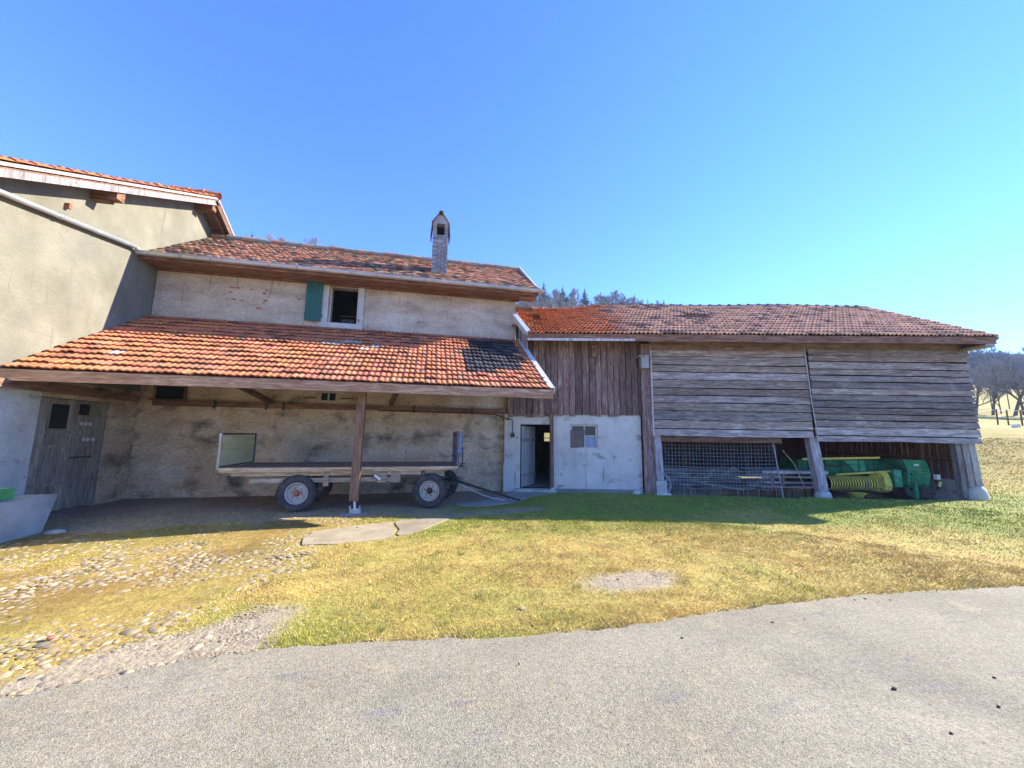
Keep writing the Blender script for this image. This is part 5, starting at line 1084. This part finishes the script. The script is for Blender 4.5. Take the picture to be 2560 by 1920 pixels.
# --- trees along the crest of the hill: (azimuth, elevation of the top, kind, width in degrees, what it looks like)
GC = 'trees along the crest of the hill'
crest = [(-24.6, 24.1, 'c', .9, 'dark conifer beside the tall gable roof, the left one of a close pair'), (-23.95, 24.6, 'c', 1.0, 'dark conifer behind the farmhouse ridge, the taller right one of the pair'),
 (-21.8, 24.7, 'b', 2.9, 'wide bare broadleaf crown above the farmhouse ridge next to the conifer pair'), (-20.6, 24.6, 'b', 1.6, 'bare crown to the right of the widest one above the farmhouse ridge'), (-19.1, 24.8, 'b', .9, 'narrow upright bare tree above the farmhouse ridge'),
 (-18.2, 24.6, 'p', .6, 'tiny dark evergreen crown left of the round grey-green tree'), (-17.3, 25.4, 'b', 2.2, 'round dense bare crown standing above the farmhouse ridge'), (-17.1, 25.5, 'p', .9, 'evergreen top growing through a round bare crown above the ridge'), (-14.5, 25.4, 'p', 1.4, 'umbrella-shaped pine alone above the farmhouse ridge'),
 (-12.4, 24.9, 'b', 1.1, 'faint bare twigs just showing above the ridge right of the pine'), (-10.3, 25.1, 'b', 1.5, 'faint low bare crown above the ridge left of the small pointed conifer'), (-8.1, 25.6, 'c', .8, 'small pointed conifer alone above the middle of the farmhouse ridge'), (-2.9, 25.4, 'b', 1.8, 'faint bare twigs above the ridge left of the chimney'),
 (3.2, 25.5, 'c', .55, 'tiny pointed conifer right of the chimney, the left of two'), (3.75, 25.5, 'c', .55, 'tiny pointed conifer right of the chimney, the right of two'),
 (16.3, 22.4, 'b', 1.6, 'bare tree beside the gutter end of the farmhouse, half behind it'), (17.4, 23.0, 'c', 1.7, 'tall dark spruce next to the gutter end of the farmhouse'), (19.2, 22.1, 'b', 2.0, 'bare crown between the two dark spruces nearest the farmhouse'), (20.4, 22.3, 'c', 2.0, 'broad greyish evergreen among bare trees above the orange barn tiles'), (22.1, 21.8, 'b', 2.0, 'bare crown left of the stepped spruce above the barn'),
 (23.8, 22.0, 'c', 1.6, 'stepped dark spruce standing out above the barn ridge'), (25.8, 21.0, 'b', 2.2, 'bare tree with wispy leaning twigs right of the stepped spruce'), (27.3, 20.8, 'b', 1.9, 'bare crown left of the broad round one on the crest'), (28.5, 21.1, 'b', 2.4, 'broad round bare crown on the crest above the barn'), (29.8, 20.4, 'b', 1.9, 'bare crown sloping down right of the broad round one'),
 (30.9, 20.2, 'b', 1.7, 'low bare crown before the crest trees thin out'), (31.9, 19.6, 'b', 1.2, 'thin small bare tree left of the lone conifer on the barn skyline'), (33.0, 19.7, 'c', .9, 'lone small dark conifer on the skyline above the barn ridge'), (34.4, 19.3, 'b', .8, 'thin bare sapling right of the lone skyline conifer'), (35.2, 19.1, 'b', .7, 'last tiny bare sapling on the skyline above the barn ridge')]
protoB = []
for k in range(4): protoB.append(make_tree('bare_tree', bare_tree(40+k, 10, .5, .018, 5, .16, 0, 1, .022), M['twigs'], 'crown', 'x', GC))
protoC = [make_tree('spruce_tree', conifer(60+k, 10, .24), M['needles'], 'crown', 'x', GC) for k in range(2)]
protoP = [make_tree('pine_tree', pine(70, 10), M['needles'], 'crown', 'x', GC)]
ext = {}
def extent(p):
    if p.name not in ext:
        zs = []; xs_ = []
        for c in p.children:
            a = np.empty(len(c.data.vertices)*3); c.data.vertices.foreach_get('co', a); a = a.reshape(-1, 3); zs.append(a[:, 2].max()); xs_.append(np.percentile(np.abs(a[:, :2]).max(1), 99))
        ext[p.name] = (max(zs), max(xs_)*2)
    return ext[p.name]
used = set()
def put_tree(p, az, r, top, width, label, group, rz):
    if p.name in used: o = copy_tree(p)
    else: o = p; used.add(p.name)
    x, y = azpos(az, r); z = float(height(x, y))-.3; hh, ww = extent(p); H = tel(top, r)-z; W_ = r*R(width)
    o.location = (x, y, z); k = W_/ww if width > 0 else -width*H/hh; o.scale = (k, k, H/hh); o.rotation_euler = (0, 0, rz); tag(o, label, 'tree', group); return o
for i, (az, e, kd, wd, lb) in enumerate(crest):
    P_ = {'b': protoB, 'c': protoC, 'p': protoP}[kd]; put_tree(P_[i % len(P_)], az, 176+(i*7) % 9, e, wd*(1.25 if kd == 'b' else 1.1), lb, GC, i*1.3)
GS = 'bare trees on the slope behind the barn'
r_ = np.random.default_rng(9); cnt = 0
for row, (rr, drop) in enumerate(((168, .8), (158, 1.5), (148, 2.3))):
    for az in np.arange(13.2+row*.4, 31.5-row*2, 1.15):
        i = cnt; cnt += 1; az = az+r_.uniform(-.3, .3); e = float(np.interp(az, [12, 18, 24, 29, 34], [22.0, 22.2, 21.2, 20.3, 18.9]))-drop-r_.uniform(0, .7)
        kd = 'c' if r_.random() < .14 else 'b'; P_ = protoC if kd == 'c' else protoB
        put_tree(P_[i % len(P_)], az, rr+r_.uniform(-4, 4), e, r_.uniform(1.7, 2.6) if kd == 'b' else 1.5, ('leafless tree in the grey hillside wood, %s row, %s' % (('back', 'middle', 'front')[row], ('next to the farmhouse gutter', 'above the left orange barn tiles', 'above the middle orange barn tiles', 'above where the barn tiles turn brown')[min(3, int((az-13)/5))])) if kd == 'b' else 'dark spruce among leafless trees in the hillside wood, %s row' % ('back', 'middle', 'front')[row], GS if kd == 'b' else 'spruces in the wood behind the barn', i*2.1)
# --- the row of old trees in the field on the right
GR = 'old bare trees in the field beyond the barn'
protoR = [make_tree('field_tree', bare_tree(90+k, 10, .44, .019, 4, .34, (.1, -.12, .05)[k], 1, .012), M['hazed_twigs'], 'crown', 'x', GR) for k in range(3)]
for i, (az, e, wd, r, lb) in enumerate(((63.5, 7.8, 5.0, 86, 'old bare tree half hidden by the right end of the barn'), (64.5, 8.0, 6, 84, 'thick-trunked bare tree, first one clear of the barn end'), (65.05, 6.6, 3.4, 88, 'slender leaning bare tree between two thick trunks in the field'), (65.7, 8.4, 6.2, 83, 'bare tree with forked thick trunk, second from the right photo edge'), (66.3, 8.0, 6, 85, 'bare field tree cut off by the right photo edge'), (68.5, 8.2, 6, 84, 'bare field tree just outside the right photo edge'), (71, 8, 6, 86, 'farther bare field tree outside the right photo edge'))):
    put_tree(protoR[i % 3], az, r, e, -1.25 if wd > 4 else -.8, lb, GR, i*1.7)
for i, (az, e, lb) in enumerate(((64.55, 7.9, 'dark pine with layered flat top behind the bare field trees, nearer the barn'), (65.55, 7.95, 'dark pine with layered flat top behind the bare field trees, farther from the barn'))):
    put_tree(protoP[0], az, 96, e, 1.6, lb, 'pines among the field trees', i*2.)
# far wood beyond the field: one mass
q = None; Vw = []; Fw = []; n0 = 0
src = [ch for ch in protoB[0].children]+[ch for ch in protoB[1].children]
dat = []
for ch in src:
    a = np.empty(len(ch.data.vertices)*3); ch.data.vertices.foreach_get('co', a); fl_ = [tuple(p.vertices) for p in ch.data.polygons]; dat.append((a.reshape(-1, 3), [f_ for f_ in fl_ if len(f_) == 4]))
r_ = np.random.default_rng(12)
for i in range(150):
    az = r_.uniform(58, 78); rr = r_.uniform(205, 235); x, y = azpos(az, rr); z = float(height(x, y)); k = r_.uniform(1.1, 1.5); a = r_.uniform(0, 6.28); c, s = math.cos(a), math.sin(a)
    for (vv, ff) in dat[(i % 2)*2:(i % 2)*2+2]:
        w2_ = vv*k; w3 = np.stack([w2_[:, 0]*c-w2_[:, 1]*s+x, w2_[:, 0]*s+w2_[:, 1]*c+y, w2_[:, 2]*1.0+z], 1); Vw.append(w3); Fw.append(np.array(ff)+n0); n0 += len(w3)
Fw = np.concatenate(Fw); tag(raw_mesh('far_wood', np.concatenate(Vw), Fw, np.ones((len(Fw), 3)), M['hazed_twigs']), 'bluish mass of leafless wood beyond the field', kind='stuff')

# ================================================================== FENCE AND TUB IN THE FIELD
fp = [(62.6, 46), (63.5, 45.5), (64.75, 45), (65.35, 46.5), (66.1, 45), (67.2, 45), (68.6, 45)]
x0, y0 = azpos(64.75, 45); FO = (x0, y0, float(height(x0, y0)))
fe = tag(empty('field_fence', FO), 'wire fence on thin brown posts crossing the field beyond the barn', 'fence')
base = []
for az, r in fp: x, y = azpos(az, r); base.append(V(x, y, float(height(x, y))))
each(range(len(fp)), lambda q, i: q.beam(base[i]-V(0, 0, .3), base[i]+V(.02*(i % 3), 0, 1.15), .07, .07, colr=(.8, .75, .7)), 'post', M['brown_z'], fe, FO)
each((1.08, .6), lambda q, h: q.tube([b+V(0, 0, h) for b in base], .013, 4, (2.5, 2.5, 2.5)), 'wire', M['zinc'], fe, FO)
x, y = azpos(65.7, 37); tb_ = tag(empty('feed_tub', (x, y, float(height(x, y)))), 'small white and teal tub lying in the field by the fence', 'tub'); tb_.scale = (.5, .5, .5)
q = MB(); q.lathe([(-.3, .0), (-.3, .14), (.3, .20), (.3, .0)], (0, 0, .2), (1, -.4, .2), 14, one); q.build('bowl', M['white'], tb_)
q = MB(); q.lathe([(.3, .21), (.34, .21), (.34, 0)], (0, 0, .2), (1, -.4, .2), 14, one); q.obox((-.2, .1, .4), (.2, 0, .05), (0, .15, 0), (0, 0, .02)); q.build('lid', M['teal'], tb_)

# ================================================================== HAZE
q = MB(); q.box((-302, -122, -3), (306, 306, 112), one)
hm = bpy.data.materials.new('thin_air_haze'); hm.use_nodes = True; hn = hm.node_tree; hn.nodes.remove(hn.nodes['Principled BSDF'])
pv = hn.nodes.new('ShaderNodeVolumePrincipled'); pv.inputs['Color'].default_value = (.55, .75, 1.0, 1); pv.inputs['Density'].default_value = .0005; pv.inputs['Anisotropy'].default_value = 0.0
hn.links.new(pv.outputs[0], hn.nodes['Material Output'].inputs['Volume'])
hz = q.build('haze', hm); hz['kind'] = 'stuff'; hz['label'] = 'thin bluish spring haze over the fields'
